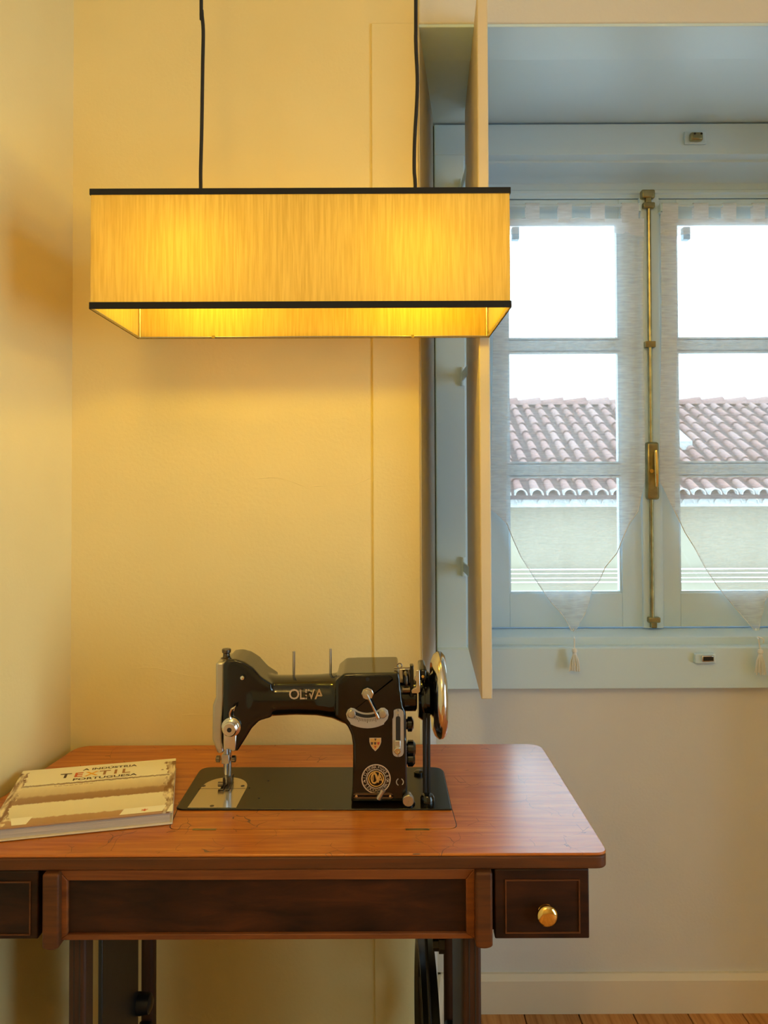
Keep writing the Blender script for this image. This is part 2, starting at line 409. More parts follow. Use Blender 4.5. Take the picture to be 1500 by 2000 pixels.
M['house'] = plain('pale_house_wall', (.19, .16, .115), .9, vary=.04, bscale=2)
M['cable'] = plain('pale_cable', (.85, .85, .8), .6)
M['catch'] = plain('grey_catch_paint', (.25, .33, .38), .5)

# ------------------------------------------------------------------ room shell
YW = 1.415                              # near part of the back wall
YP = 1.845                              # wall under the window
CX = .69                                # middle of the window
CEIL = 2.75
xo = P(821, 700, YW).x                  # edge of the window recess
xf = P(850, 700, 1.825).x               # window frame, outer edge
zl0 = P(1000, 52, YW).z; zl1 = P(1000, 243, 1.825).z
Z_SOFF = (zl0 + zl1) / 2
ztop = zl1
zbot = P(1200, 1345, 1.82).z
struct(G().prism([(-1.05, YW), (xo, YW), (xf - .0055, 1.84), (xf - .0055, 2.15), (-1.05, 2.15)], 0, CEIL).build('wall_back', M['plaster'], bevel=.006))
xr0, xr1 = 2 * CX - xo, 2 * CX - xf
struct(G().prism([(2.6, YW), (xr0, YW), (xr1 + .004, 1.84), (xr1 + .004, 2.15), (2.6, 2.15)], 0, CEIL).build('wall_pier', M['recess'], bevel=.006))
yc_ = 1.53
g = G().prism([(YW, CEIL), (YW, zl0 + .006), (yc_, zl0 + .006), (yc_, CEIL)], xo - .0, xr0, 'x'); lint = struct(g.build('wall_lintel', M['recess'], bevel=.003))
struct(G().box(xo, xr0, YW + .001, yc_ - .0015, zl0, zl0 + .006).build('trim_2', M['white'], bevel=.001))
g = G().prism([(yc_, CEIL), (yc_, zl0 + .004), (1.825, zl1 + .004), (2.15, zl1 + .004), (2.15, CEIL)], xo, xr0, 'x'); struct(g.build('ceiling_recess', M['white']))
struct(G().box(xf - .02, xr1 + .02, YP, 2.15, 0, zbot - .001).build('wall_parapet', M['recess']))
d_ = Vector((xf - xo, .425)).normalized(); n_ = Vector((d_.y, -d_.x)) * .0012
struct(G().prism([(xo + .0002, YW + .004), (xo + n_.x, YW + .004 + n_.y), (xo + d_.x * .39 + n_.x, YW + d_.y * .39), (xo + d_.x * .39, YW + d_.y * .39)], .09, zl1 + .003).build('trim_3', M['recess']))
struct(G().box(xf - .0055, xf, 1.832, 1.84, zbot, ztop).build('gap_shade_strip', M['gap']))  # dark strip set in the frame gap to paint its shade
# upright casing strip beside the recess
struct(G().box(P(727, 700, YW).x, xo - .002, YW - .003, YW + .002, .0, P(760, 46, YW).z).build('trim_1', M['plaster'], bevel=.002))
LSL = .0864
lw = lambda y: -.5655 - LSL * (1.42 - y)
struct(G().prism([(lw(1.42), 1.42), (lw(-2.6), -2.6), (-1.2, -2.6), (-1.2, 1.42)], 0, CEIL).build('wall_left', M['plaster']))
g = G(); g.box(2.6, 2.75, -2.75, -1.4, 0, CEIL); g.box(2.6, 2.75, .4, 2.15, 0, CEIL); g.box(2.6, 2.75, -1.4, .4, 2.25, CEIL)
struct(g.build('wall_right', M['plaster'], smooth=0))
struct(G().box(-1.2, 2.75, -2.75, -2.6, 0, CEIL).build('wall_rear', M['plaster']))
struct(G().box(-1.3, 2.8, -2.8, 2.2, CEIL, CEIL + .1).build('ceiling', M['ceiling']))
DY0, DY1, DZ = -1.4, .4, 2.25  # unseen door opening, added to let fill daylight in
w3 = thing('fill_window', 'white glazed balcony door added in the unseen side wall for fill daylight', 'window', (2.68, -.5, 0)); struct(w3)
g = G(); g.box(2.65, 2.71, DY0, DY0 + .07, 0, DZ); g.box(2.65, 2.71, DY1 - .07, DY1, 0, DZ); g.box(2.65, 2.71, DY0, DY1, 0.001, .09); g.box(2.65, 2.71, DY0, DY1, DZ - .07, DZ); g.box(2.65, 2.71, -.54, -.46, 0, DZ)
g.build('frame', M['white'], w3)
G().box(2.681, 2.685, DY0 + .07, -.54, .09, DZ - .07).build('pane', M['glass'], w3)
G().box(2.681, 2.685, -.46, DY1 - .07, .09, DZ - .07).build('pane', M['glass'], w3)
# floor with boards
fl = struct(G().box(-1.3, 2.75, -2.75, 2.15, -.05, -.018).build('floor', M['gap']))
pw = .128; x = -1.2; k = 0
proto = None
while x < 2.6:
    if proto is None:
        proto = G().box(.0012, pw - .0012, -2.6, YP, -.018, 0).build('plank', M['floor'], fl, bevel=.001, seg=1); proto.location.x = x
    else:
        o = proto.copy(); C.objects.link(o); o.parent = fl; o.location.x = x
    x += pw
# skirting boards
def skirt(name, p, q, inn):
    p, q = Vector(p), Vector(q); d = (q - p).normalized(); n = Vector((-d.y, d.x)) * (1 if inn else -1)
    t = .016; h = .088; g = G()
    prof = [(0, 0), (t, 0), (t, h - .012), (t * .45, h), (0, h)]
    vs = []
    for e in (p, q):
        for (a, z) in prof: vs.append((e.x + n.x * a, e.y + n.y * a, z))
    m = len(prof)
    g.add(vs, [tuple(range(m)), tuple(range(m, 2 * m))[::-1]] + [(i, (i + 1) % m, m + (i + 1) % m, m + i) for i in range(m)])
    return struct(g.build(name, M['skirting'], smooth=20))
skirt('baseboard_window', (xf, YP), (xr1, YP), False)
skirt('baseboard_recess', (xo, YW), (xf, YP), False)
skirt('baseboard_back', (lw(1.4) + .02, YW), (xo, YW), False)
skirt('baseboard_left', (lw(-2.6), -2.6), (lw(1.4), 1.4), False)
# plaster cracks
def crack(pts, Y, name='plaster_crack', parent=None):
    g = G(); q = [P(a, b, Y) for a, b in pts]; out = []
    for i in range(len(q) - 1):
        for t in (0, .33, .66):
            v = q[i].lerp(q[i + 1], t); out.append(v + Vector((0, 0, random.uniform(-.0012, .0012))))
    out.append(q[-1])
    g.tube(out, [.0007 * random.uniform(.3, 1) for _ in out], 5)
    return g.build(name, M['plaster'], parent)
wb = bpy.data.objects['wall_back']
for pts in ([(497, 934), (545, 932), (600, 951), (650, 946), (690, 948), (722, 934)], [(250, 1308), (285, 1302), (320, 1307), (360, 1318), (400, 1324)], [(355, 1395), (415, 1397)], [(500, 1255), (520, 1265)]):
    crack(pts, YW, parent=wb)

# ------------------------------------------------------------------ the window
win = thing('window_1', 'white double casement window with brass bolt and sheer curtains', 'window', (CX, 1.83, zbot)); struct(win)
zt1 = P(1200, 302, 1.825).z; zt2 = P(1200, 318, 1.854).z; zt3 = P(1200, 388, 1.953).z
zs0 = P(1200, 1226, 1.95).z
YS = 1.953
def mx_(x): return 2 * CX - x
x1, x2, x3 = xf + .072, xf + .082, P(950, 800, YS).x
def jamb(side):
    f = (lambda x: x) if side < 0 else mx_
    g = G(); g.prism([(f(xf), 1.825), (f(x1), 1.825), (f(x1), 1.854), (f(x2), 1.854), (f(x2 + .012), YS), (f(x3), YS), (f(x3), 2.0), (f(xf), 2.0)], zbot, ztop)
    return g.build('jamb', M['white'], win, bevel=.0025)
jamb(-1); jamb(1)
g = G(); g.prism([(1.824, ztop), (1.824, zt1), (1.853, zt1 - .002), (1.853, zt2), (1.935, zt2 - .001), (YS - .001, zt2 - .012), (YS - .001, zt3 + .022), (YS - .006, zt3 + .02), (YS - .006, zt3 + .012), (YS - .001, zt3 + .01), (YS - .001, zt3), (2.0, zt3), (2.0, ztop)], xf + .0005, xr1 - .0005, 'x')
g.build('head', M['white'], win, bevel=.0015)
za = zs0 - .003; zb = P(1200, 1259, 1.849).z
g = G(); g.prism([(1.82, zbot), (1.82, zb - .003), (1.824, zb), (1.849, zb), (1.849, za - .002), (1.852, za), (2.0, za), (2.0, zbot)], xf + .001, xr1 - .001, 'x')
g.build('sill', M['white'], win, bevel=.0015)
# outer stone reveal of the opening
G().box(xf - .0055, x3, 2.0, 2.15, zbot, ztop).build('outer_jamb', M['lime'], win)
G().box(mx_(x3), xr1 + .004, 2.0, 2.15, zbot, ztop).build('outer_jamb', M['lime'], win)
G().box(x3, mx_(x3), 2.0, 2.15, zt3, ztop).build('outer_head', M['lime'], win)
G().box(x3, mx_(x3), 2.0, 2.15, zbot, za - .01).build('outer_sill', M['lime'], win)
z_gl = [(P(1100, 1159, YS).z, P(1100, 930, YS).z), (P(1100, 905, YS).z, P(1100, 686, YS).z), (P(1100, 662, YS).z, P(1100, 432, YS).z)]
gx0, gx1 = P(993, 800, YS).x, P(1212, 800, YS).x
zsb, zst = zs0 + .001, zt3 - .002
for side in (-1, 1):
    f = (lambda x: x) if side < 0 else mx_
    def bx(g, a, b, *r):
        a, b = sorted((f(a), f(b))); return g.box(a, b, *r)
    g = G(); a0 = x3 + .002; a1 = CX - .001
    bx(g, a0, gx0, YS, YS + .04, zsb, zst); bx(g, gx1, a1, YS, YS + .04, zsb, zst)
    bx(g, gx0, gx1, YS + .0004, YS + .04, zsb, z_gl[0][0]); bx(g, gx0, gx1, YS + .0004, YS + .04, z_gl[2][1], zst)
    sash = g.build('sash', M['white'], win, bevel=.0015)
    for a, b in ((z_gl[0][1], z_gl[1][0]), (z_gl[1][1], z_gl[2][0])):
        g = G(); x0_, x1_ = sorted((f(gx0), f(gx1)))
        g.prism([(YS + .003, a + .004), (YS + .003, b - .004), (YS + .012, b), (YS + .04, b), (YS + .04, a), (YS + .012, a)], x0_, x1_, 'x').build('muntin', M['white'], sash)
    for a, b in z_gl:
        x0_, x1_ = sorted((f(gx0), f(gx1)))
        G().box(x0_, x1_, YS + .020, YS + .023, a, b).build('pane', M['glass'], sash)
        t = .0045; g = G()
        o_ = [(x0_, a), (x1_, a), (x1_, b), (x0_, b)]; i_ = [(x0_ + t, a + t), (x1_ - t, a + t), (x1_ - t, b - t), (x0_ + t, b - t)]
        g.ring(o_, i_, YS + .006, YS + .020, 'y').build('bead', M['white'], sash)
    # outside shutter catch
    q = P(1004, 461, 2.02) if side < 0 else P(1334, 461, 2.02)
    G().box(q.x - .009, q.x + .009, YS + .041, YS + .06, q.z - .017, q.z + .016).build('outer_catch', M['catch'], sash, bevel=.001)
# cover strip over the meeting stiles
g = G(); xa_, xb_ = CX - .024, CX + .026
g.prism([(xa_, YS), (xa_, YS - .010), (xa_ + .006, YS - .014), (xb_ - .006, YS - .014), (xb_, YS - .010), (xb_, YS)], zsb, zst)
g.build('cover_strip', M['white'], win)
# cremone bolt
yr = YS - .022
bolt = G().tube([P(1267, 408, yr), P(1274, 1212, yr)], .0052, 10).build('bolt_rod', M['oldbrass'], win)
def kbox(px0, px1, py0, py1, Y0, Y1, name, mat, parent, bv=.002):
    a = P(px0, py1, Y0); b = P(px1, py0, Y0)
    return G().box(a.x, b.x, Y0, Y1, a.z, b.z).build(name, mat, parent, bevel=bv)
kbox(1254, 1280, 369, 386, YS - .028, YS - .008, 'keeper', M['oldbrass'], bolt, .004)
kbox(1262, 1273, 384, 398, YS - .026, YS - .012, 'bolt_tip', M['oldbrass'], bolt, .002)
kbox(1257, 1280, 394, 405, YS - .029, YS - .0142, 'guide', M['oldbrass'], bolt, .003)
kbox(1261, 1281, 666, 678, YS - .029, YS - .0142, 'guide', M['oldbrass'], bolt, .001)
kbox(1264, 1288, 863, 976, YS - .033, YS - .0142, 'bolt_case', M['oldbrass'], bolt, .006)
g = G(); g.tube([P(1281, 880, YS - .040), P(1282, 900, YS - .043), P(1283, 935, YS - .042), P(1283, 950, YS - .036)], [.0042, .0052, .0045, .003], 10); g.build('handle', M['brass'], bolt)
G().lathe([(-.004, .003), (-.004, .005), (.0, .005), (.003, .003)], P(1272, 920, YS - .034), 'y', 12).build('screw', M['brass'], bolt)
kbox(1267, 1291, 1206, 1217, YS - .030, YS - .0142, 'guide', M['oldbrass'], bolt, .003)
kbox(1272, 1284, 1215, 1227, YS - .026, YS - .014, 'bolt_tip', M['oldbrass'], bolt, .002)
# shutter keepers on the frame
k1 = kbox(1338, 1380, 256, 281, 1.817, 1.824, 'keeper_block', M['white'], win, .002)
kbox(1350, 1374, 257, 273, 1.803, 1.817, 'keeper_plate', M['oldbrass'], k1, .004)
G().lathe([(-.001, .0025), (.003, .0025)], P(1357, 261, 1.803), 'y', 10).build('screw', M['gap'], k1)
G().lathe([(-.001, .0025), (.003, .0025)], P(1370, 261, 1.803), 'y', 10).build('screw', M['gap'], k1)
k2 = kbox(1358, 1398, 1277, 1296, 1.808, 1.82, 'keeper_block', M['white'], win, .002)
kbox(1371, 1396, 1280, 1293, 1.802, 1.808, 'keeper_plate', M['chrome'], k2, .003)
kbox(1374, 1394, 1283, 1291, 1.8012, 1.804, 'keeper_slot', M['gap'], k2, .001)

# inner shutter leaf, swung into the room
yN, yF = 1.335, 1.75
nl = P(937, 900, yN).x; nr = P(958.5, 900, yN).x; fl_ = P(912, 900, yF).x
sh = thing('window_shutter', 'plain cream wooden shutter leaf swung open edge-on beside the window', 'shutter', (fl_, yF, 0))
zsh0 = P(945, 1366, yN).z; zsh1 = ztop - .004
dx = nr - nl
g = G().prism([(nl, yN), (nr, yN), (fl_ + dx, yF), (fl_, yF)], zsh0, zsh1); leaf = g.build('leaf', M['shutter'], sh, bevel=.002)
for zz in (1.05, 1.5, 1.95):
    h_ = G().lathe([(-.022, .005), (.022, .005)], (fl_ - .002, 1.818, zz), 'z', 10); h_.box(fl_ - .003, fl_ + .0, yF - .05, 1.82, zz - .011, zz + .011); h_.build('hinge', M['white'], sh)
# raised panel on the room side
tv = Vector((fl_ - nl, yF - yN)).normalized(); nv = Vector((-tv.y, tv.x))
a = Vector((nl, yN)) + tv * .07; b = Vector((nl, yN)) + tv * .39
# ------------------------------------------------------------------ curtains
YC = 1.926
def curtain(name, label, xl, xr, tip, pl, pr, tabs, mirror=False):
    root = thing(name, label, 'curtain', (P(tip[0], 900, YC).x, YC, P(tip[0], 1228, YC).z), 'sheer pointed curtains on the casements')
    nu, nv = 48, 60
    def lowy(px):
        pts = pl + [tip] + pr[::-1]
        for i in range(len(pts) - 1):
            if pts[i][0] <= px <= pts[i + 1][0]:
                t = (px - pts[i][0]) / max(1e-6, pts[i + 1][0] - pts[i][0]); return pts[i][1] + t * (pts[i + 1][1] - pts[i][1])
        return pts[0][1]
    g = G(); vs = []
    ytop = 428
    for i in range(nu + 1):
        u = i / nu; px = xl + (xr - xl) * u
        yb = lowy(px)
        for j in range(nv + 1):
            v = j / nv; py = ytop + (yb - ytop) * v + (3.5 * math.sin(u * 19) if j == 0 else 0)
            fold = .0035 * math.sin(u * 17 + 1.3 * math.sin(v * 3)) + .0025 * math.sin(u * 41 + v * 2) + .002 * math.sin(v * 9 + u * 5)
            vs.append(P(px + 2 * math.sin(v * 5 + u * 3), py, YC + fold))
    fs = [(i * (nv + 1) + j, (i + 1) * (nv + 1) + j, (i + 1) * (nv + 1) + j + 1, i * (nv + 1) + j + 1) for i in range(nu) for j in range(nv)]
    g.add(vs, fs); cl = g.build('cloth', M['sheer'], root, smooth=180, fix=False)
    # top hem, a second layer
    g = G(); vs = []
    for i in range(nu + 1):
        u = i / nu; px = xl + (xr - xl) * u
        for j in range(5):
            py = 427 + (28 + 6 * math.sin(u * 15) + 3 * math.sin(u * 33)) * j / 4
            vs.append(P(px, py, YC - .0055 + .0035 * math.sin(u * 17) + .002 * math.sin(j * 1.5 + u * 9)))
    g.add(vs, [(i * 5 + j, (i + 1) * 5 + j, (i + 1) * 5 + j + 1, i * 5 + j + 1) for i in range(nu) for j in range(4)])
    g.build('top_hem', M['sheer2'], root, smooth=180, fix=False)
    # rolled edge
    edge = pl + [tip] + pr[::-1]
    g = G(); g.tube([P(a, b, YC - .001) for a, b in edge if xl - 1 <= a <= xr + 1], .0011, 5); g.build('hem_edge', M['tassel'], root)
    # side hem band on the left
    g = G(); vs = []
    for j in range(nv + 1):
        v = j / nv
        for i in range(4):
            px = xl + 30 * i / 3; yb = lowy(px); py = 450 + (yb - 450) * v
            vs.append(P(px + 2 * math.sin(v * 5), py, YC - .006 + .002 * math.sin(v * 9)))
    g.add(vs, [(j * 4 + i, j * 4 + i + 1, (j + 1) * 4 + i + 1, (j + 1) * 4 + i) for j in range(nv) for i in range(3)])
    g.build('side_hem', M['sheer'], root, smooth=180, fix=False)
    for (a, b) in tabs:
        g = G(); prof = []
        zr = P(a, 401, YC).z
        z0 = P(a, 436, YC).z
        xa, xb = P(a, 410, YC).x, P(b, 410, YC).x
        path = [(YC - .004, z0), (YC - .007, zr - .004)] + [(YC - .007 * math.cos(t), zr + .006 * math.sin(t)) for t in (0.4, .9, 1.57, 2.2, 2.8)] + [(YC + .007, zr - .006), (YC + .006, z0)]
        vs = []
        for (y, z) in path: vs += [(xa, y, z), (xb, y, z)]
        g.add(vs, [(2 * i, 2 * i + 1, 2 * i + 3, 2 * i + 2) for i in range(len(path) - 1)])
        g.build('tab_loop', M['sheer2'], root, smooth=180, fix=False)
    tx, ty = tip
    return root
LP = [(961, 996), (968, 1000), (990, 1022), (1003, 1055), (1018, 1088), (1046, 1132), (1076, 1176), (1098, 1200), (1108, 1216), (1115, 1230)]
LR = [(1258, 940), (1251, 968), (1246, 998), (1228, 1024), (1216, 1052), (1205, 1080), (1182, 1108), (1170, 1135), (1155, 1152), (1151, 1172), (1142, 1200), (1132, 1216), (1125, 1230)]
c1 = curtain('sheer_curtain', 'sheer white pointed curtain on the casement nearest the lamp', 961, 1258, (1120, 1234), LP, LR, [(961, 989), (1026, 1053), (1089, 1116), (1154, 1180), (1213, 1246)])
RP = [(1292, 940), (1304, 968), (1322, 1006), (1338, 1040), (1358, 1072), (1378, 1110), (1402, 1146), (1430, 1180), (1452, 1206), (1466, 1222), (1473, 1230)]
RR = [(1640, 960), (1622, 1000), (1600, 1030), (1575, 1080), (1545, 1115), (1520, 1140), (1503, 1160), (1492, 1175), (1490, 1195), (1485, 1210), (1482, 1230)]
c2 = curtain('sheer_curtain', 'sheer white pointed curtain on the casement cut by the photo edge', 1290, 1640, (1477, 1234), RP, RR, [(1292, 1323), (1353, 1382), (1410, 1436), (1468, 1492), (1524, 1552), (1582, 1610)])
def tassel(root, px, y0, kx, ky0, ky1, side):
    Yt = YC - .004
    g = G(); pts = [P(px, y0, Yt), P(px + .5, y0 + 12, Yt - .012), P((px + kx) / 2 + 1, (y0 + ky0) / 2, 1.80), P(kx, ky0, 1.80)]
    g.tube(pts, .0017, 6); g.build('cord', M['tassel'], root)
    c = P(kx, ky0, 1.80); h = c.z - P(kx, ky1, 1.80).z
    t = G(); t.lathe([(.003, .001), (.001, .0055), (-.005, .0065), (-.008, .0045), (-.010, .0045), (-.012, .0055)], c, 'z', 14)
    t = t.build('tassel_head', M['tassel'], root)
    g = G()
    for k in range(26):
        a = 2 * PI * k / 26 + random.uniform(-.1, .1); r = .003 + .009 * (k % 2 * .35 + .65); L = h * random.uniform(.88, 1)
        g.tube([c + Vector((.003 * math.cos(a), .003 * math.sin(a), -.010)), c + Vector((.75 * r * math.cos(a), .6 * r * math.sin(a), -.5 * L)), c + Vector((r * math.cos(a), .7 * r * math.sin(a), -L))], .0011, 4)
    o = g.build('tassel_fringe', M['tassel'], root); o['kind'] = 'stuff'
tassel(c1, 1120, 1228, 1122, 1268, 1312, 0)
tassel(c2, 1476, 1228, 1485, 1270, 1318, 1)
g = G(); g.tube([P(1480, 1244, 1.81), P(1488, 1246, 1.802), P(1492, 1250, 1.80), P(1491, 1256, 1.80)], .0014, 6); g.build('cord_end', M['tassel'], c2)
for a, b, lb in ((955, 1250, 'thin white rod through the tabs of the curtain nearest the lamp'), (1292, 1640, 'thin white rod through the tabs of the curtain at the photo edge')):
    r = thing('curtain_rod', lb, 'curtain rod', P((a + b) / 2, 402, YC), 'curtain rods')
    G().tube([P(a, 402, YC), P(b, 402 - (b - a) * .004, YC)], .0035, 10).build('rod', M['white'], r)
    for e in (a + 2, b - 2):
        if e < 1600: kbox(e - 4, e + 4, 397, 412, YC - .003, YS - .001, 'bracket', M['white'], r, .001)

# ------------------------------------------------------------------ house across the street
YE = 10.0
ze = P(1200, 960, YE).z                 # eave line
SL = .5
dr = RM @ Vector(((1200 - 750 + 10) / F, (1000 + SY * 2000 - 786) / F, -1)); k_ = dr.z / dr.y
rr_ = (CAM_Z + k_ * YE - ze) / (SL - k_)
YR = YE + rr_; zr = ze + SL * rr_
hx0, hx1 = 1.0, 7.1
house = thing('neighbour_house', 'pale house across the street with clay tile roof seen through the panes', 'building', (4.0, YE, -3.0))
G().box(-.6, 9, YE + .35, YE + 6.5, -3.2, ze - .12).build('wall', M['house'], house)
g = G(); g.prism([(YE, ze - .03), (YR, zr - .03), (YR + rr_, ze - .03), (YR + rr_, ze - .12), (YE, ze - .10)], -.4, 8.8, 'x')
roof = g.build('roof', M['pan'], house)
off = house.location
nrow = 10; ncol = 29; slen = math.hypot(rr_, SL * rr_); tl = slen / nrow
ang = math.atan(SL)
def half_tile(r0, r1, L, n=8, th=.014):
    g = G(); vs = []
    for (y, r) in ((0, r0), (L, r1)):
        for rad in (r, r - th):
            for k in range(n + 1):
                a = PI * k / n; vs.append((rad * math.cos(a), y, rad * math.sin(a)))
    m = n + 1; fs = []
    for k in range(n):
        fs += [(k, k + 1, 2 * m + k + 1, 2 * m + k), (m + k, 3 * m + k, 3 * m + k + 1, m + k + 1), (k, m + k, m + k + 1, k + 1), (2 * m + k, 2 * m + k + 1, 3 * m + k + 1, 3 * m + k)]
    return g.add(vs, fs)
tp = half_tile(.066, .052, tl * 1.12).build('roof_tile', M['tile'], roof, local=True, smooth=50)
for c in range(ncol):
    for r in range(nrow):
        o = tp if (c == 0 and r == 0) else tp.copy()
        if o is not tp: C.objects.link(o); o.parent = roof
        s = r * tl
        o.location = Vector((hx0 + c * .21 + random.uniform(-.006, .006), YE + .02 + s * math.cos(ang), ze - .03 + .012 + s * math.sin(ang))) - off
        o.rotation_euler = (ang - .035, 0, random.uniform(-.015, .015))
g = G(); base = half_tile(.066, .052, tl * 1.12, 6)
for c in list(range(-7, 0)) + list(range(ncol, ncol + 8)):
    for r in range(nrow):
        s = r * tl; T = Matrix.Translation((hx0 + c * .21, YE + .02 + s * math.cos(ang), ze - .018 + s * math.sin(ang))) @ Matrix.Rotation(ang - .035, 4, 'X')
        g.add([T @ Vector(v) for v in base.v], base.f)
o = g.build('outer_roof_tiles', M['tile'], roof, smooth=50); o['kind'] = 'stuff'
ep = half_tile(.085, .078, .30).build('eave_tile', M['lime'], roof, local=True, smooth=50)
for row in range(2):
    for c in range(ncol):
        o = ep if (c == 0 and row == 0) else ep.copy()
        if o is not ep: C.objects.link(o); o.parent = roof
        o.location = Vector((hx0 + c * .21 + (.105 if row else 0), YE - .06 + .10 * row, ze - .045 - .115 * row)) - off
        o.rotation_euler = (.12, 0, random.uniform(-.03, .03))
G().box(-.4, 8.8, YE + .06, YE + .36, ze - .20, ze - .10).build('cornice', M['lime'], house)
rp = half_tile(.135, .085, .41).build('ridge_tile', M['tile'], roof, local=True, smooth=50)
for c in range(17):
    o = rp if c == 0 else rp.copy()
    if o is not rp: C.objects.link(o); o.parent = roof
    o.location = Vector((hx0 - .2 + (c + 1) * .385, YR, zr - .04)) - off
    o.rotation_euler = (-.02, 0, PI / 2)
# small white rooflight upstand on the slope
q = P(1334, 868, YE + 1.55)
g = G(); g.prism([(YE + 1.25, ze - .03 + SL * 1.25), (YE + 1.25, ze + .10 + SL * 1.25), (YE + 1.8, ze + .06 + SL * 1.8), (YE + 1.8, ze - .03 + SL * 1.8)], q.x - .5, q.x + .02, 'x'); g.build('rooflight', M['lime'], house)
for i, py in enumerate((1111, 1119, 1128, 1136)):
    lb = ['uppermost of four pale cables along the house wall', 'second from the top of four pale wall cables', 'third from the top of four pale wall cables', 'lowest of four pale cables along the house wall'][i]
    c = thing('cable', lb, 'cable', P(1300, py, YE + .3), 'cables on the house across the street')
    zc = P(1300, py, YE + .3).z
    G().tube([(-.5, YE + .3, zc), (3, YE + .3, zc - .002), (9, YE + .3, zc)], .009 if i in (0, 3) else .006, 6).build('wire', M['cable'], c)

# ------------------------------------------------------------------ pendant lamp
YL0, YL1 = 1.10, 1.322
lx0, lx1 = P(177, 480, YL0).x, P(996, 480, YL0).x
lz0, lz1 = P(600, 602, YL0).z, P(600, 368, YL0).z
YM = (YL0 + YL1) / 2
lamp = thing('pendant_lamp', 'lit rectangular yellow fabric pendant lamp with black ribbon edges', 'lamp', ((lx0 + lx1) / 2, YM, lz0))
rc = lambda d: [(lx0 + d, YL0 + d), (lx1 - d, YL0 + d), (lx1 - d, YL1 - d), (lx0 + d, YL1 - d)]
for nm, (a0, a1, b0, b1) in {'shade_panel': (lx0, lx1, YL0, YL0 + .0012)}.items(): pass
def shade_panel(x0, x1, y0, y1): return G().box(x0, x1, y0, y1, lz0 + .001, lz1 - .001).build('shade_panel', M['fabric'], lamp, smooth=0)
# single-sheet panels (cloth) so that light passes once
def sheet(pts):
    return G().add(pts, [(0, 1, 2, 3)]).build('shade_panel', M['fabric'], lamp, smooth=0, fix=False)
sheet([(lx0, YL0, lz0), (lx1, YL0, lz0), (lx1, YL0, lz1), (lx0, YL0, lz1)])
sheet([(lx1, YL0, lz0), (lx1, YL1, lz0), (lx1, YL1, lz1), (lx1, YL0, lz1)])
sheet([(lx1, YL1, lz0), (lx0, YL1, lz0), (lx0, YL1, lz1), (lx1, YL1, lz1)])
sheet([(lx0, YL1, lz0), (lx0, YL0, lz0), (lx0, YL0, lz1), (lx0, YL1, lz1)])
for (za_, zb_) in ((lz1 - .0085, lz1 + .0005), (lz0 - .0003, lz0 + .0098)):
    G().ring(rc(-.0016), rc(-.0004), za_, zb_, 'z').build('ribbon_edge', M['ribbon'], lamp, bevel=.0005)
# wire frame
g = G()
for zz in (lz0 + .002, lz1 - .003):
    r_ = rc(.002); g.tube([(*p, zz) for p in r_] + [(*r_[0], zz)], .0011, 6)
for p in rc(.003): g.tube([(*p, lz0 + .002), (*p, lz1 - .003)], .0011, 6)
g.build('wire_frame', M['steel'], lamp)
cxs = [P(392, 366, YM).x, P(811, 361, YM).x]
zbulb = (lz0 + lz1) / 2 + .020
for i, cx in enumerate(cxs):
    g = G(); g.tube([(cx, YL0 + .003, lz1 - .004), (cx, YL1 - .003, lz1 - .004)], .0012, 6); g.build('cross_wire', M['steel'], lamp)
    pts = []
    for (px, py) in ([(392, 366), (392, 330), (394, 250), (396, 120), (397, 60), (394, 20), (393, -40)] if i == 0 else [(811, 362), (809, 330), (810, 270), (814, 200), (815, 150), (812, 80), (812, -40)]):
        pts.append(P(px, py, YM))
    pts = [Vector((cx, YM, lz1 - .02))] + pts + [Vector((pts[-1].x, YM, CEIL - .02))]
    # denser, smooth
    sm = []
    for k in range(len(pts) - 1):
        p0, p1, p2, p3 = pts[max(k - 1, 0)], pts[k], pts[k + 1], pts[min(k + 2, len(pts) - 1)]
        for t in (0, .25, .5, .75):
            sm.append(.5 * ((2 * p1) + (p2 - p0) * t + (2 * p0 - 5 * p1 + 4 * p2 - p3) * t * t + (3 * p1 - p0 - 3 * p2 + p3) * t ** 3))
    sm.append(pts[-1])
    G().tube(sm, .0029, 8).build('cord', M['cord'], lamp)
    G().lathe([(0, .03), (-.015, .045), (-.02, .045), (-.02, 0.001)][::-1], (sm[-1].x, YM, CEIL), 'z', 24).build('ceiling_rose', M['socket'], lamp)
    G().lathe([(-.035, .013), (-.01, .015), (.0, .008)], (cx, YM, lz1 - .018), 'z', 16).build('socket', M['socket'], lamp)
    prof = [(.028 * math.cos(t) if t < 2.4 else .02 * math.cos(t), 0) for t in ()]
    bl = [(-.026, .001), (-.025, .007), (-.021, .0145), (-.013, .021), (0, .024), (.006, .0235)]
    o = G().lathe(bl, (cx, YM, zbulb), 'z', 18).build('bulb', M['bulb'], lamp)
    G().lathe([(.006, .0237), (.014, .0235), (.026, .017), (.036, .013)], (cx, YM, zbulb), 'z', 18).build('bulb_neck', M['socket'], o)
    # small clips on the lower rim at the back
for px in (417, 806):
    q = P(px, 656, YL1 - .004)
    G().box(q.x - .0025, q.x + .0025, YL1 - .006, YL1 - .002, lz0 - .001, lz0 + .004).build('clip', M['oldbrass'], lamp)

# unseen globe lamp, added as warm fill to even out the walls
cl = thing('fill_lamp', 'unseen opal globe lamp added behind the viewer as warm fill', 'lamp', (-.25, -.8, CEIL))
G().lathe([(-.001, .06), (-.03, .06), (-.04, .03), (-.12, .028)][::-1], (-.25, -.8, CEIL), 'z', 24).build('ceiling_rose', M['oldbrass'], cl)
G().lathe([(-.15 * math.cos(PI * k / 16), max(.001, .15 * math.sin(PI * k / 16))) for k in range(17)], (-.25, -.8, CEIL - .25), 'z', 28).build('globe', M['globe'], cl, smooth=80)

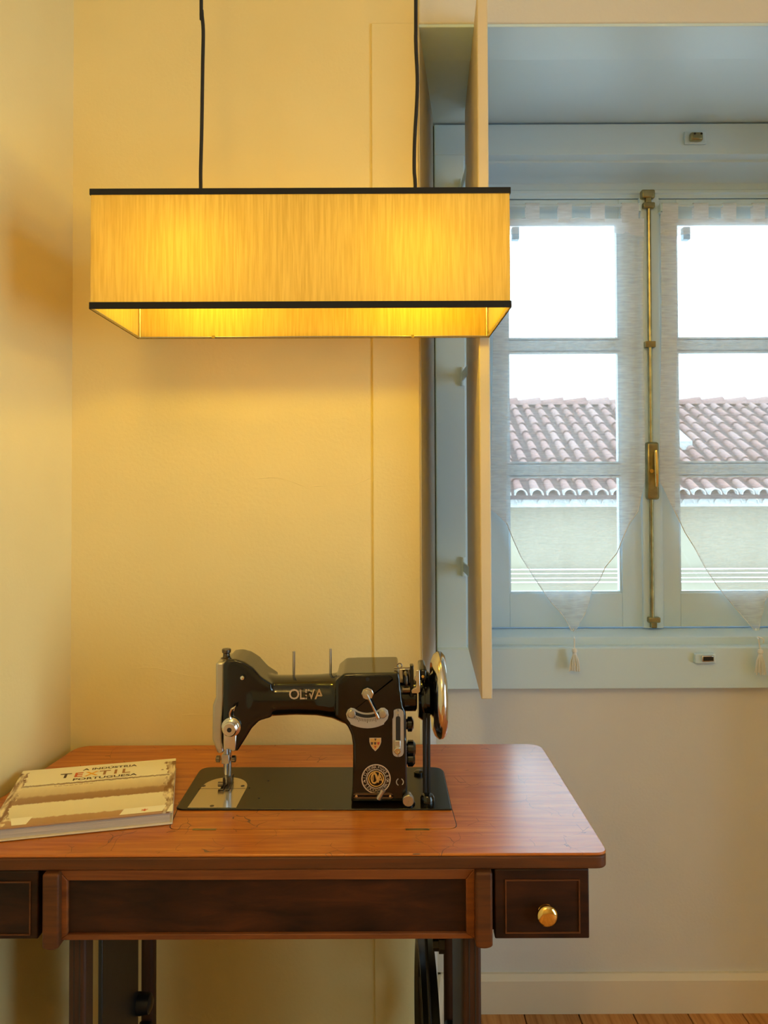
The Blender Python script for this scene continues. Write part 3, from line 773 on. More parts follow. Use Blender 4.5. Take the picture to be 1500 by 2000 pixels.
# ------------------------------------------------------------------ table
ZT = .770
pt = lambda px, py: PZ(px, py, ZT)
tb = thing('sewing_table', 'dark wooden sewing machine table with scratched orange-brown top', 'table', (-.15, 1.19, 0))
fr_y = pt(700, 1668).y; bk_y = pt(700, 1454).y
xr_f, xr_b = pt(1190, 1668).x, pt(1056, 1454).x
xr_ = (xr_f + xr_b) / 2
outl = [(xr_ , fr_y), (xr_, bk_y), (-.548, bk_y), (-.598, fr_y)]
poly = round_poly(outl, [.016, .03, .03, .02])
top = G().prism(poly, ZT - .0035, ZT).build('table_top', M['top_wood'], tb, bevel=.0012, seg=2)
G().prism(poly, ZT - .0205, ZT - .0034).build('edge_band', M['edge_wood'], top, bevel=.003, seg=3)
# flap in front of the machine bed
fa, fb = pt(348, 1580), pt(882, 1580); fc, fd = pt(893, 1619), pt(330, 1620)
fp = round_poly([(fa.x, fa.y), (fb.x, fb.y), (fc.x, fc.y), (fd.x, fd.y)], [.002, .002, .014, .012])
G().prism([(Vector(p) + (Vector(p) - Vector(((fa.x + fb.x) / 2, (fa.y + fd.y) / 2))).normalized() * .0011) for p in fp], ZT, ZT + .0002).build('flap_gap', M['gap'], tb)
flap = G().prism(fp, ZT, ZT + .0006).build('flap', M['top_wood'], tb, bevel=.0002, seg=1)
for a, b in ((376, 424), (792, 838)):
    p0, p1 = pt(a, 1621), pt(b, 1617)
    G().box(p0.x, p1.x, p0.y - .0015, p0.y + .0025, ZT, ZT + .0008).build('hinge', M['oldbrass'], flap)
# apron
YA = P(700, 1698, fr_y).y + .004
za0 = P(700, 1833, YA).z; za1 = ZT - .0205
X = lambda px, Y=None: P(px, 1765, Y or YA).x
Zp = lambda py: P(700, py, YA).z
G().box(X(-170), X(1150), YA + .012, bk_y - .02, za0 + .004, za1).build('carcass', M['dark_wood'], tb)
# middle panel: frame + veneer
pan = G().box(X(131), X(912), YA + .003, YA + .012, Zp(1824), Zp(1716)).build('front_panel', M['dark_wood'], tb)
def rail(p, name='panel_rail'): return G().prism(p, YA - .002, YA + .012, 'y').build(name, M['trim_wood'], pan, bevel=.0012)
xa0, xa1, xb0, xb1 = X(115), X(133), X(910), X(927); z0, z1_, z2, z3 = za0, Zp(1822), Zp(1717), za1
rail([(xa0, z3), (xa0, z0), (xa1, z1_), (xa1, z2)]); rail([(xb1, z0), (xb1, z3), (xb0, z2), (xb0, z1_)])
rail([(xa0, z0), (xb1, z0), (xb0, z1_), (xa1, z1_)]); rail([(xb1, z3), (xa0, z3), (xa1, z2), (xb0, z2)])
def drawer(px0, px1, in0, in1, knob, right):
    d = G().box(X(px0), X(px1), YA - .002, YA + .012, za0 - (.0 if right else -.002), za1 - .0005).build('drawer', M['trim_wood'] if 0 else M['dark_wood'], tb, bevel=.0015)
    o_ = [(X(in0), Zp(1822)), (X(in1), Zp(1822)), (X(in1), Zp(1717)), (X(in0), Zp(1717))]
    t = .0018; i_ = [(o_[0][0] + t, o_[0][1] + t), (o_[1][0] - t, o_[1][1] + t), (o_[2][0] - t, o_[2][1] - t), (o_[3][0] + t, o_[3][1] - t)]
    G().ring(o_, i_, YA - .0035, YA - .001, 'y').build('panel_bead', M['edge_wood'], d)
    if knob:
        c = P(knob[0], knob[1], YA - .002)
        prof = [(.004, .009), (0, .010), (-.003, .006), (-.010, .0055), (-.014, .0115), (-.018, .0135), (-.023, .0130), (-.0275, .0095), (-.029, .005), (-.0295, .0005)]
        G().lathe([(h * .5, r) for h, r in prof], c, 'y', 32).build('knob', M['brass'] if right else M['darksteel'], d, smooth=60)
drawer(966, 1150, 986, 1132, (1066, 1781), True)
drawer(-170, 76, -150, 62, (-46, 1760), False)
for a, b in ((929, 963), (80, 113)):
    xa, xb = X(a, YA - .014), X(b, YA - .014); r = (xb - xa) / 2; zb_ = za0 - .003
    pf = [((xa + xb) / 2 + r * math.cos(t), zb_ + .0 + r * .42 * math.sin(t)) for t in [PI + PI * k / 10 for k in range(11)]]
    poly = pf + [(xb, za1), (xa, za1)]
    G().prism(poly, YA - .012, YA + .012, 'y').build('pilaster', M['edge_wood'], tb, bevel=.006, seg=4)
# legs: a front and a rear post each side with an iron plate between
for side, xc, fpx in ((-1, P(150, 1900, 1.02).x, (133, 167)), (1, P(922, 1900, 1.02).x, (905, 940))):
    xa, xb = P(fpx[0], 1900, 1.02).x, P(fpx[1], 1900, 1.02).x
    leg = G().box(xa, xb, 1.02, 1.05, .03, za0 + .004).build('leg', M['leg_wood'], tb, bevel=.004, seg=3)
    G().box(xa + .007, xa + .0085, 1.0195, 1.021, .04, za0).build('groove', M['gap'], leg)
    G().box(xb - .0085, xb - .007, 1.0195, 1.021, .04, za0).build('groove', M['gap'], leg)
    G().box(xa, xb, 1.325, 1.35, .03, za0 + .004).build('leg', M['leg_wood'], tb, bevel=.008, seg=3)
    xm = (xa + xb) / 2
    G().box(xm - .003, xm + .003, 1.105 if side < 0 else 1.06, 1.27, .06, za0 + .004).build('iron_plate', M['iron'], tb, bevel=.001)
    G().box(xa - .012, xb + .012, .97, 1.37, .0, .032).build('foot_rail', M['leg_wood'], tb, bevel=.006)
    G().box(xa, xb, 1.05, 1.325, .30, .335).build('side_rail', M['iron'], tb, bevel=.004)
# treadle, axle, flywheel and belt
xl_, xr2 = P(150, 1900, 1.02).x, P(922, 1900, 1.02).x
q = P(288, 1960, 1.27)
G().lathe([(-.045, .009), (-.04, .016), (-.008, .017), (.006, .015), (.010, .008)], (q.x - .002, 1.27, q.z), 'x', 20).build('axle_boss', M['iron'], tb)
G().box(xl_ + .012, xr2 - .02, 1.06, 1.30, .09, .102).build('treadle', M['iron'], tb, bevel=.004)
G().tube([(xl_, 1.2, .096), (xr2, 1.2, .096)], .009, 10).build('treadle_axle', M['iron'], tb)
wxc = P(834, 1900, 1.2).x; wz = .335; WR = P(834, 1862, 1.2).z - wz
g = G(); n = 40
prof = [(-.012, WR - .012), (-.012, WR), (-.004, WR - .004), (.004, WR - .004), (.012, WR), (.012, WR - .012), (.006, WR - .02), (-.006, WR - .02), (-.012, WR - .012)]
c = Vector((wxc, 1.2, wz)); vs = []; fs = []
for (h, r) in prof:
    for k in range(n):
        a = 2 * PI * k / n; vs.append(c + Vector((h, r * math.cos(a), r * math.sin(a))))
for i in range(len(prof) - 1):
    for k in range(n): fs.append((i * n + k, i * n + (k + 1) % n, (i + 1) * n + (k + 1) % n, (i + 1) * n + k))
g.add(vs, fs)
for k in range(6):
    a = PI * k / 3 + .3; g.tube([c + Vector((0, .02 * math.cos(a), .02 * math.sin(a))), c + Vector((0, (WR - .018) * math.cos(a), (WR - .018) * math.sin(a)))], .005, 8)
g.lathe([(-.018, .02), (-.02, .012), (.02, .012), (.018, .02)], c, 'x', 16)
g.build('flywheel', M['iron'], tb)
G().tube([(wxc - .02, 1.2, wz), (xr2, 1.2, wz)], .008, 10).build('flywheel_axle', M['iron'], tb)
for px, yy in ((826.5, 1.2 - .05), (844, 1.2 + .05)):
    t_ = P(px, 1834, yy); t_.z = za0 + .002; b_ = Vector((wxc, 1.2 + (WR * .93 if yy > 1.2 else -WR * .93), wz + WR * .35))
    G().tube([t_, b_], .0024, 6).build('belt', M['cord'], tb)
q = P(864, 1858, 1.06)
G().lathe([(-.012, .008), (-.004, .008), (-.004, .011), (.004, .011)], (q.x, 1.075, q.z), 'x', 6).build('bolt', M['iron'], tb)

# ------------------------------------------------------------------ book
ZB = .7885
ff = PZ(337, 1585, ZB); fbk = PZ(338, 1480, ZB); bl_ = PZ(38, 1505, ZB)
BW = .236; BD = .215; BH = .0182
dirx = (Vector((fbk.x, fbk.y)) - Vector((bl_.x, bl_.y))).normalized(); rz = math.atan2(dirx.y, dirx.x)
org = Vector((ff.x, ff.y)) - dirx * BW
book = thing('hardback_book', 'thick hardback book on the textile industry lying flat by the machine', 'book', (org.x, org.y, ZT + .0009), rz=rz)
G().box(0, BW, 0, BD, 0, .0026).build('back_board', M['board'], book, bevel=.0006, seg=1, local=True)
G().box(0, BW, 0, BD, BH - .0026, BH).build('front_board', M['cover'], book, bevel=.0006, seg=1, local=True)
G().box(.0, .003, 0, BD, .0026, BH - .0026).build('spine', M['cover'], book, local=True)
G().box(.003, BW - .004, .004, BD - .004, .0026, BH - .0026).build('page_block', M['pages'], book, local=True)
def cover_text(txt, size, cx, cy, mat, sx=1, name='cover_lettering'):
    vs, fs = text_mesh(txt, size, .022)
    G().add([(cx + v.x * sx, cy + v.y, BH + .0002) for v in vs], fs).build(name, mat, book, smooth=0, local=True, fix=False)
ty = .812 * BD
x_ = .060
for ch, mt, w in (('T', 'ink', .0155), ('E', 'inkred', .0155), ('X', 'inkorange', .0165), ('T', 'inkbrown', .0155), ('I', 'inkbrown', .0105), ('L', 'inkbrown', .0135)):
    cover_text(ch, .026, x_ + w / 2 + .002, ty, M[mt], 1.05); x_ += w + .0035
cover_text('A INDÚSTRIA', .0118, .134, ty + .0215, M['ink'], 1.15)
cover_text('PORTUGUESA', .0125, .130, ty - .0190, M['ink'], 1.2)
def bars(y, x0, x1, h, mat):
    g = G(); x = x0
    while x < x1:
        w = random.uniform(.003, .009); g.add([(x, y, BH + .0002), (min(x + w, x1), y, BH + .0002), (min(x + w, x1), y + h, BH + .0002), (x, y + h, BH + .0002)], [(0, 1, 2, 3)]); x += w + .0016
    g.build('subtitle_print', mat, book, smooth=0, local=True, fix=False)
bars(ty - .034, .062, .12, .0012, M['inkbrown']); bars(ty - .041, .060, .115, .0012, M['inkbrown']); bars(ty - .030, .118, .172, .0010, M['inkbrown'])
def patch(pts, mat, name='cover_label'):
    G().add([(a, b, BH + .00015) for a, b in pts], [(0, 1, 2, 3)]).build(name, mat, book, smooth=0, local=True, fix=False)
patch([(.165, .004), (.222, .004), (.227, .024), (.170, .024)], M['inkwhite'])
patch([(.228, .0), (.236, .0), (.236, .026), (.233, .022)], M['inkwhite'])
patch([(.028, .004), (.046, .004), (.05, .028), (.022, .028)], M['inkwhite'])
cover_text('*', .016, .198, .010, M['inkred'], 1.3, 'cover_mark')

# ------------------------------------------------------------------ sewing machine
YAx = 1.205
sm = thing('sewing_machine', 'black enamel sewing machine with chrome handwheel set into the table', 'sewing machine', (-.09, 1.2, ZT))
ZB0 = ZT + .0030
# bed
bp = lambda px, py: PZ(px, py, ZB0)
b0, b1, b2, b3 = bp(343, 1580), bp(882, 1580), bp(864, 1498), bp(394, 1498)
xl = min(b0.x, b3.x); xr3 = (b1.x + b2.x) / 2
poly = round_poly([(b0.x, b0.y), (b1.x, b1.y), (b2.x, b2.y), (b3.x, b3.y)], [.012, .004, .02, .02])
G().prism([(p[0] + (.0012 if p[0] > -.1 else -.0012), p[1] + (.0012 if p[1] > 1.2 else 0)) for p in poly], ZT + .0009, ZT + .0011).build('bed_gap', M['gap'], sm)
bed = G().prism(poly, ZT + .0010, ZB0).build('bed', M['bed_black'], sm, bevel=.0007)
# needle plate
zpl = ZB0 + .0006
def np_(px, py): v = PZ(px, py, zpl); return (v.x, v.y)
nA, nB, nC, nD = np_(366, 1577.5), np_(461, 1577.5), np_(481, 1533), np_(391, 1540)
cx_, cy_ = (np_(392, 1540)[0] + np_(481, 1540)[0]) / 2, np_(436, 1538)[1]
rx = (np_(481, 1538)[0] - np_(392, 1538)[0]) / 2; ry = np_(436, 1518)[1] - cy_
arc = [(cx_ + rx * math.cos(t), cy_ + ry * math.sin(t)) for t in [PI * k / 16 for k in range(17)]]
G().prism([nA, nB] + arc, ZB0 - .0002, zpl).build('slide_plate', M['chrome'], bed)
q0, q1 = np_(389, 1540.5), np_(480, 1540.5)
G().box(q0[0] - .001, q1[0], q0[1] - .0005, q0[1] + .0005, zpl - .0002, zpl + .0001).build('plate_joint', M['gap'], bed)
for px, py in ((398, 1535), (474, 1535), (414, 1574)):
    v = PZ(px, py, zpl); G().lathe([(0, .0032), (.0006, .003), (.0007, .0001)], (v.x, v.y, zpl - .0002), 'z', 12).build('plate_screw', M['darksteel'], bed)
for px, py in ((524, 1525), (506, 1559), (487, 1539)):
    v = PZ(px, py, ZB0); G().lathe([(0, .0016), (.0002, .0016)], (v.x, v.y, ZB0), 'z', 8).build('oil_hole', M['gap'], bed)
# cast body
Yh0, Yh1 = 1.170, 1.248
hp = [PXZ(a, b, 1.19) for a, b in [(440, 1292), (447, 1284), (462, 1282), (480, 1287), (497, 1298), (513, 1316), (534, 1330), (534, 1394), (510, 1401), (495, 1416), (483, 1436), (467, 1461), (458, 1452), (440, 1448)]]
g = G(); g.prism(hp, Yh0, Yh1, 'y')
secs = []
for px, t, b, hd in ((496, 1306, 1408, .036), (512, 1315, 1400, .036), (540, 1320, 1395, .036), (580, 1320, 1393, .036), (620, 1319, 1394, .037), (650, 1317, 1399, .041), (672, 1315, 1408, .048), (700, 1316, 1416, .054)):
    p0 = P(px, t, YAx); p1 = P(px, b, YAx); secs.append((p0.x, YAx, (p0.z + p1.z) / 2, hd, (p0.z - p1.z) / 2))
g.loft(secs, 32, 2.3)
Yp0, Yp1 = 1.140, 1.25
pp = [PXZ(a, b, Yp0) for a, b in [(672, 1316), (780, 1314), (783, 1345), (787, 1378), (793, 1392), (795, 1500), (796, 1560), (797, 1577), (685, 1577), (688, 1548), (689, 1500), (689, 1455), (686, 1436), (679, 1420), (668, 1408), (655, 1400), (655, 1330)]]
pp = [(x, max(z, ZB0 + .0025)) for x, z in pp]
g.prism(pp, Yp0, Yp1, 'y')
body = g.build('body', M['black'], sm, smooth=0)
m_ = body.modifiers.new('remesh', 'REMESH'); m_.mode = 'VOXEL'; m_.voxel_size = .0019; m_.use_smooth_shade = True
m_ = body.modifiers.new('soft', 'SMOOTH'); m_.factor = .5; m_.iterations = 12
# lettering and badges
def flat(pts, Y, name, mat, th=.0006, parent=None, bevel=0, holes=None):
    q = [PXZ(a, b, Y) for a, b in pts]
    return G().prism(q, Y - th, Y, 'y').build(name, mat, parent or sm, bevel=bevel)
def face_text(txt, px, py, Y, size, mat, sx=1, name='lettering', parent=None):
    vs, fs = text_mesh(txt, size, .012); c = P(px, py, Y)
    return G().add([(c.x + v.x * sx, Y, c.z + v.y) for v in vs], fs).build(name, mat, parent or sm, smooth=0, fix=False)
Yarm = YAx - .0376
for ch, px in (('O', 574.5), ('L', 590), ('I', 598), ('V', 608), ('A', 623.5)):
    face_text(ch, px, 1357, Yarm, .0215, M['silver'], .95 if ch in 'OA' else .8, 'maker_lettering', body)
# wear: small enamel-coloured chips over the letters
for px, py, w, h in ((590, 1346, 6, 2), (598, 1355, 5, 3), (604, 1352, 5, 4), (597, 1361, 4, 3), (603, 1364, 3, 3)):
    flat([(px - w / 2, py - h / 2), (px + w / 2, py - h / 2), (px + w / 2, py + h / 2), (px - w / 2, py + h / 2)], Yarm - .0002, 'worn_patch', M['black'], .0003, body)
Ypf = Yp0 - .0004
def disc_ring(px, py, r0, r1, Y, mat, name, parent, th=.0006, n=48, a0=0, a1=2 * PI):
    c = P(px, py, Y); s = Y / F
    g = G(); vs = []; m = n
    full = abs(a1 - a0 - 2 * PI) < 1e-6
    for k in range(n + (0 if full else 1)):
        a = a0 + (a1 - a0) * k / n
        for r in (r0, r1): vs.append((c.x + r * s * math.cos(a), Y - th, c.z + r * s * math.sin(a)))
    m = len(vs) // 2
    g.add(vs, [(2 * k, 2 * ((k + 1) % m), 2 * ((k + 1) % m) + 1, 2 * k + 1) for k in range(m if full else m - 1)])
    return g.build(name, mat, parent, smooth=0, fix=False)
em = disc_ring(734.5, 1521, 26.2, 28.4, Ypf, M['silver'], 'emblem', sm)
disc_ring(734.5, 1521, 17.0, 18.7, Ypf, M['silver'], 'emblem_ring', em)
disc_ring(734.5, 1521, 13.2, 15.3, Ypf, M['gold'], 'emblem_ring', em)
def arc_text(txt, px, py, r, size, a_mid, spread, mat, flip, parent):
    g = G(); c = P(px, py, Ypf); s = Ypf / F; n = len(txt)
    for i, ch in enumerate(txt):
        if ch == ' ': continue
        t = (i - (n - 1) / 2) / (n - 1) * spread
        a = a_mid - t if not flip else a_mid + t
        rot = a - PI / 2 if not flip else a + PI / 2
        vs, fs = text_mesh(ch, size)
        cr_, sr_ = math.cos(rot), math.sin(rot); ox, oz = r * s * math.cos(a), r * s * math.sin(a)
        g.add([(c.x + ox + v.x * cr_ - v.y * sr_, Ypf - .0006, c.z + oz + v.x * sr_ + v.y * cr_) for v in vs], fs)
    g.build('emblem_lettering', mat, parent, smooth=0, fix=False)
arc_text('A.J.OLIVEIRA FILHOS & CA', 734.5, 1521, 22.3, .0062, PI / 2, math.radians(205), M['silver'], False, em)
arc_text('S.JOÃO DA MADEIRA', 734.5, 1521, 22.6, .0062, -PI / 2, math.radians(120), M['silver'], True, em)
for a in (188, -8):
    v = P(734.5, 1521, Ypf); s = Ypf / F; a = math.radians(a)
    G().prism(circle(v.x + 22.4 * s * math.cos(a), v.z + 22.4 * s * math.sin(a), .0011, 8), Ypf - .0007, Ypf - .0004, 'y').build('emblem_dot', M['silver'], em)
face_text('O', 731, 1521.5, Ypf - .0006, .023, M['gold'], .62, 'emblem_monogram', em)
face_text('I', 728.5, 1519.5, Ypf - .0007, .015, M['gold'], .8, 'emblem_monogram', em)
face_text('V', 737, 1519.5, Ypf - .0008, .021, M['gold'], .72, 'emblem_monogram', em)
face_text('A', 743, 1522, Ypf - .0007, .016, M['gold'], .75, 'emblem_monogram', em)
shp = lambda k: [(733 + (a - 733) * k, 1452 + (b - 1452) * k) for a, b in [(721.5, 1441), (744.5, 1441), (744.5, 1449), (742.5, 1455), (739, 1461), (733, 1467), (727, 1461), (723.5, 1455), (721.5, 1449)]]
sd = flat(shp(1), Ypf, 'shield_badge', M['silver'], .0005)
flat(shp(.86), Ypf - .0005, 'shield_field', M['gold'], .0002, sd)
flat([(731, 1442.5), (735.5, 1442.5), (733, 1448)], Ypf - .0007, 'shield_mark', M['ink'], .0002, sd)
for px in (726.5, 732.7, 739):
    flat([(px - 2.3, 1449.5), (px + 2.3, 1449.5), (px + 1.8, 1453.5), (px, 1455), (px - 1.8, 1453.5)], Ypf - .0007, 'shield_mark', M['ink'] if px < 735 else M['red'], .0002, sd)
flat([(730.3, 1457), (735.6, 1457), (733, 1462)], Ypf - .0007, 'shield_mark', M['red'], .0002, sd)
disc_ring(781, 1527, 5.8, 7.6, Ypf, M['alu'], 'thread_eye_ring', sm, a0=-.9, a1=1.1); disc_ring(781, 1527, 5.8, 7.6, Ypf, M['alu'], 'thread_eye_ring', sm, a0=2.0, a1=4.3)
# raised cover on the pillar
cv = [PXZ(a, b, Yp0 - .004) for a, b in [(678, 1321), (764, 1320), (768, 1330), (769, 1408), (684, 1408), (679, 1390)]]
cov = G().prism(round_poly(cv, [.006, .006, .004, .01, .01, .004]), Yp0 - .006, Yp0 + .004, 'y').build('pillar_cover', M['black'], sm, bevel=.0035, seg=4)
Yc0 = Yp0 - .0062
v = P(718, 1326.5, Yc0); G().lathe([(-.0005, .003), (.002, .003)], (v.x, Yc0, v.z), 'y', 12).build('oil_hole', M['gap'], cov)
# stitch width scale, lever and nuts
s_ = Yc0 / F
def arcpts(cx, cy, r, a0, a1, n): return [(cx + r * math.cos(math.radians(a0 + (a1 - a0) * k / n)), cy + r * math.sin(math.radians(a0 + (a1 - a0) * k / n))) for k in range(n + 1)]
outer = arcpts(718, 1346, 76, 56, 124, 16); inner = arcpts(718, 1346, 50, 124, 56, 16)
pl = [(676, 1394), (679, 1386), (685, 1382), (692, 1383), (699, 1388)] + arcpts(717.5, 1350, 42, 112, 68, 10) + [(737, 1387), (744, 1382), (751, 1382), (757, 1387), (759, 1396), (757, 1404), (750, 1412)] + arcpts(717.5, 1352, 70, 62, 118, 10) + [(684, 1411), (678, 1403)]
sc = flat(pl, Yc0 + .0005, 'stitch_scale', M['alu'], .0018, sm, .0004)
slot = arcpts(717.5, 1350, 46, 122, 58, 12) + arcpts(717.5, 1350, 52, 58, 122, 12)
flat(slot, Yc0 - .0013, 'scale_slot', M['gap'], .0003, sc)
for k in range(21):
    a = math.radians(58 + 64 * k / 20); r0, r1 = (54, 59.5 if k % 5 else 62)
    ca, sa = math.cos(a), math.sin(a); w = .55
    flat([(717.5 + r0 * ca - w, 1350 + r0 * sa), (717.5 + r0 * ca + w, 1350 + r0 * sa), (717.5 + r1 * ca + w, 1350 + r1 * sa), (717.5 + r1 * ca - w, 1350 + r1 * sa)], Yc0 - .0013, 'scale_tick', M['ink'], .0002, sc)
for px in (687, 747.5):
    v = P(px, 1393, Yc0); G().lathe([(0, .0058), (-.004, .006), (-.0055, .0048), (-.0058, .0003)], (v.x, Yc0 - .001, v.z), 'y', 20).build('scale_nut', M['steel'], sc)
v = P(718, 1353, Yc0)
nut = G().lathe([(0, .0088), (-.006, .0088), (-.0065, .0082)], (v.x, Yc0, v.z), 'y', 8).build('lever_nut', M['chrome'], sm)
G().lathe([(0, .0065), (-.004, .006), (-.0045, .0003)], (v.x - .001, Yc0 - .006, v.z - .001), 'y', 16).build('lever_hub', M['steel'], nut)
v2 = P(738.5, 1403, Yc0 - .008)
G().tube([(v.x - .001, Yc0 - .011, v.z), (v.x + .006, Yc0 - .012, v.z - .014), (v2.x, Yc0 - .007, v2.z)], [.0014, .0014, .0022], 8).build('stitch_lever', M['chrome'], nut)
# slotted stitch length plate
pl = [PXZ(a, b, Yp0) for a, b in ((766.5, 1477.5), (788.5, 1477.5), (788.5, 1384), (766.5, 1384))]
sp = G().prism(round_poly(pl, .0085, 8), Yp0 - .002, Yp0 + .001, 'y').build('length_plate', M['alu'], sm, bevel=.0004)
pl = [PXZ(a, b, Yp0) for a, b in ((773, 1452), (782, 1452), (782, 1398), (773, 1398))]
G().prism(round_poly(pl, .0034, 6), Yp0 - .0023, Yp0 - .0019, 'y').build('plate_slot', M['gap'], sp)
for py, r in ((1391, .0022), (1471, .0022)):
    v = P(777, py, Yp0); G().lathe([(0, r), (-.001, r), (-.0012, .0002)], (v.x, Yp0 - .0018, v.z), 'y', 10).build('plate_screw', M['steel'], sp)
v = P(776.5, 1459, Yp0); G().box(v.x - .0045, v.x + .0045, Yp0 - .005, Yp0 - .002, v.z - .004, v.z + .011).build('length_slider', M['steel'], sp, bevel=.001)
v = P(776, 1462, Yp0); G().lathe([(0, .0048), (-.007, .0048), (-.008, .004), (-.008, .0022), (-.006, .0021)], (v.x, Yp0 - .004, v.z), 'y', 16).build('length_knob', M['chrome'], sp)
# serial plate, feed lever and round knob at the foot
pl = [PXZ(a, b, Yp0) for a, b in ((690, 1560), (768, 1560), (768, 1548), (690, 1548))]
np2 = G().prism(round_poly(pl, .005, 6), Yp0 - .0012, Yp0 + .001, 'y').build('serial_plate', M['darksteel'], sm, bevel=.0003)
for px in (696, 762):
    v = P(px, 1554, Yp0); G().lathe([(0, .002), (-.001, .0018), (-.0012, .0002)], (v.x, Yp0 - .0012, v.z), 'y', 10).build('plate_screw', M['chrome'], np2)
a_, b_ = P(739, 1560, Yp0 - .006), P(749, 1543, Yp0 - .008)
G().tube([a_, b_], [.0038, .0034], 8).build('feed_lever', M['steel'], sm)
v = P(797, 1560, 1.138); G().lathe([(.012, .006), (.002, .006), (.0, .0082), (-.008, .0085), (-.0095, .0075), (-.0095, .0012), (-.008, .001)], (v.x, 1.136, max(v.z, ZB0 + .009)), 'y', 24).build('feed_knob', M['steel'], sm)
G().lathe([(0, .0105), (.002, .0105), (.003, .009)], (v.x, 1.14, ZB0), 'z', 20).build('knob_base', M['black'], sm)
# knobs on the side of the pillar
xs = P(794, 1450, 1.2).x + .001
for py, r, L in ((1414, .0115, .010), (1462, .013, .013), (1482, .0115, .012)):
    v = P(798, py, 1.2); G().lathe([(-.006, r * .7), (0, r * .7), (.001, r), (L * .7, r), (L, r * .6)], (xs, 1.2, v.z), 'x', 20).build('side_knob', M['black'], sm)
# face plate and thread gear
fpl = [PXZ(a, b, 1.185) for a, b in ((424, 1291), (441, 1291), (440.5, 1362), (437, 1400), (437, 1442), (440, 1466), (428, 1468), (421, 1450), (417, 1440), (418, 1374), (424, 1358))]
fp_ = G().prism(fpl, 1.174, 1.246, 'y').build('face_plate', M['steel'], sm, bevel=.0035, seg=3)
bl2 = [PXZ(a, b, 1.17) for a, b in ((437, 1432), (462, 1432), (461, 1466), (455, 1467), (447, 1462), (437, 1466))]
G().prism(bl2, 1.168, 1.19, 'y').build('guard_plate', M['chrome'], sm, bevel=.0015)
v = P(451.5, 1420, 1.166)
tn = G().lathe([(.012, .011), (.006, .0145), (.003, .0145), (.002, .012), (.0, .0125), (-.002, .0125), (-.003, .0105), (-.009, .0105), (-.0105, .009), (-.0105, .0035), (-.009, .003)], (v.x, 1.162, v.z), 'y', 28).build('tension_dial', M['chrome'], sm)
G().lathe([(0, .003), (-.001, .003)], (v.x, 1.1525, v.z), 'y', 12).build('dial_centre', M['gap'], tn)
G().tube([P(450, 1405, 1.162), P(449, 1393, 1.160), P(453, 1384, 1.158), P(459, 1380, 1.158), P(457, 1388, 1.159)], .0016, 8).build('take_up_lever', M['chrome'], sm)
v = P(474, 1323, 1.168); G().lathe([(.004, .003), (0, .004), (-.004, .003), (-.0045, .0003)], (v.x, 1.168, v.z), 'y', 14).build('thread_guide', M['chrome'], sm)
v = P(441, 1291, 1.20)
s = 1.2 / F
pk = G().lathe([(0, .0085), (.004, .0085), (.005, .0055), (.011, .0052), (.0125, .0068), (.0165, .0072), (.018, .0062), (.0182, .0003)], (v.x, 1.205, v.z), 'z', 20).build('presser_knob', M['darksteel'], sm)
# needle bar, clamp screws, presser foot
nx = P(441.5, 1500, 1.203).x
zt_ = P(441, 1462, 1.203).z; z2_ = P(441, 1512, 1.203).z
nb = G().lathe([(0, .0042), (z2_ - zt_ + .006, .0042), (z2_ - zt_, .0028)][::-1], (nx, 1.203, zt_), 'z', 14).build('needle_bar', M['steel'], sm)
G().tube([(nx, 1.203, z2_), (nx, 1.203, ZB0 + .004)], [.0018, .0008], 8).build('needle', M['chrome'], nb)
zc = P(441, 1482, 1.203).z
G().lathe([(-.0075, .002), (.0075, .002)], (nx, 1.203, zc), 'x', 10).build('clamp_pin', M['darksteel'], nb)
for sg in (-1, 1): G().lathe([(sg * .0095, .0052), (sg * .0145, .0052), (sg * .0155, .004)], (nx, 1.203, zc), 'x', 16).build('clamp_screw', M['darksteel'], nb)
G().box(nx - .006, nx + .006, 1.197, 1.21, zc - .006, zc + .008).build('needle_clamp', M['steel'], nb, bevel=.001)
G().lathe([(0, .0038), (ZB0 + .012 - zt_, .0038)][::-1], (nx + .001, 1.222, zt_), 'z', 12).build('presser_bar', M['steel'], sm)
pf = G().box(nx - .007, nx - .0015, 1.190, 1.228, zpl + .0003, zpl + .0025); pf.box(nx + .0015, nx + .007, 1.190, 1.228, zpl + .0003, zpl + .0025); pf.box(nx - .007, nx + .007, 1.212, 1.230, zpl + .0005, zpl + .012)
pf.build('presser_foot', M['darksteel'], sm, bevel=.0008)
v = P(432, 1536, 1.203); G().lathe([(-.004, .0038), (.004, .0038)], (v.x, 1.20, zpl + .006), 'x', 12).build('foot_screw', M['darksteel'], sm)
# spool pins
for px, py0, py1 in ((574, 1272, 1326), (645.5, 1267, 1322)):
    a_, b_ = P(px, py1, 1.215), P(px, py0, 1.215); G().tube([a_, b_], .0021, 10).build('spool_pin', M['steel'], sm)
# hinge bolt under arm
# shaft housing and bobbin winder
v0 = P(786, 1358, YAx)
G().lathe([(0, .024), (.028, .024), (.03, .021)], (v0.x - .008, YAx, v0.z), 'x', 24).build('shaft_housing', M['black'], sm)
v = P(822, 1358, YAx)
hz = P(853, 1356.5, YAx)
HR = (P(853, 1273, YAx).z - P(853, 1440, YAx).z) / 2
wh = G(); prof = [(-.008, HR - .014), (-.004, HR - .005), (.002, HR), (.008, HR - .0008), (.0125, HR - .006), (.013, HR - .012), (.008, HR - .017), (-.002, HR - .018), (-.008, HR - .014)]
vs = []; fs = []; n = 56
for (h, r) in prof:
    for k in range(n): a = 2 * PI * k / n; vs.append((hz.x + h, YAx + r * math.cos(a), hz.z + r * math.sin(a)))
for i in range(len(prof) - 1):
    for k in range(n): fs.append((i * n + k, i * n + (k + 1) % n, (i + 1) * n + (k + 1) % n, (i + 1) * n + k))
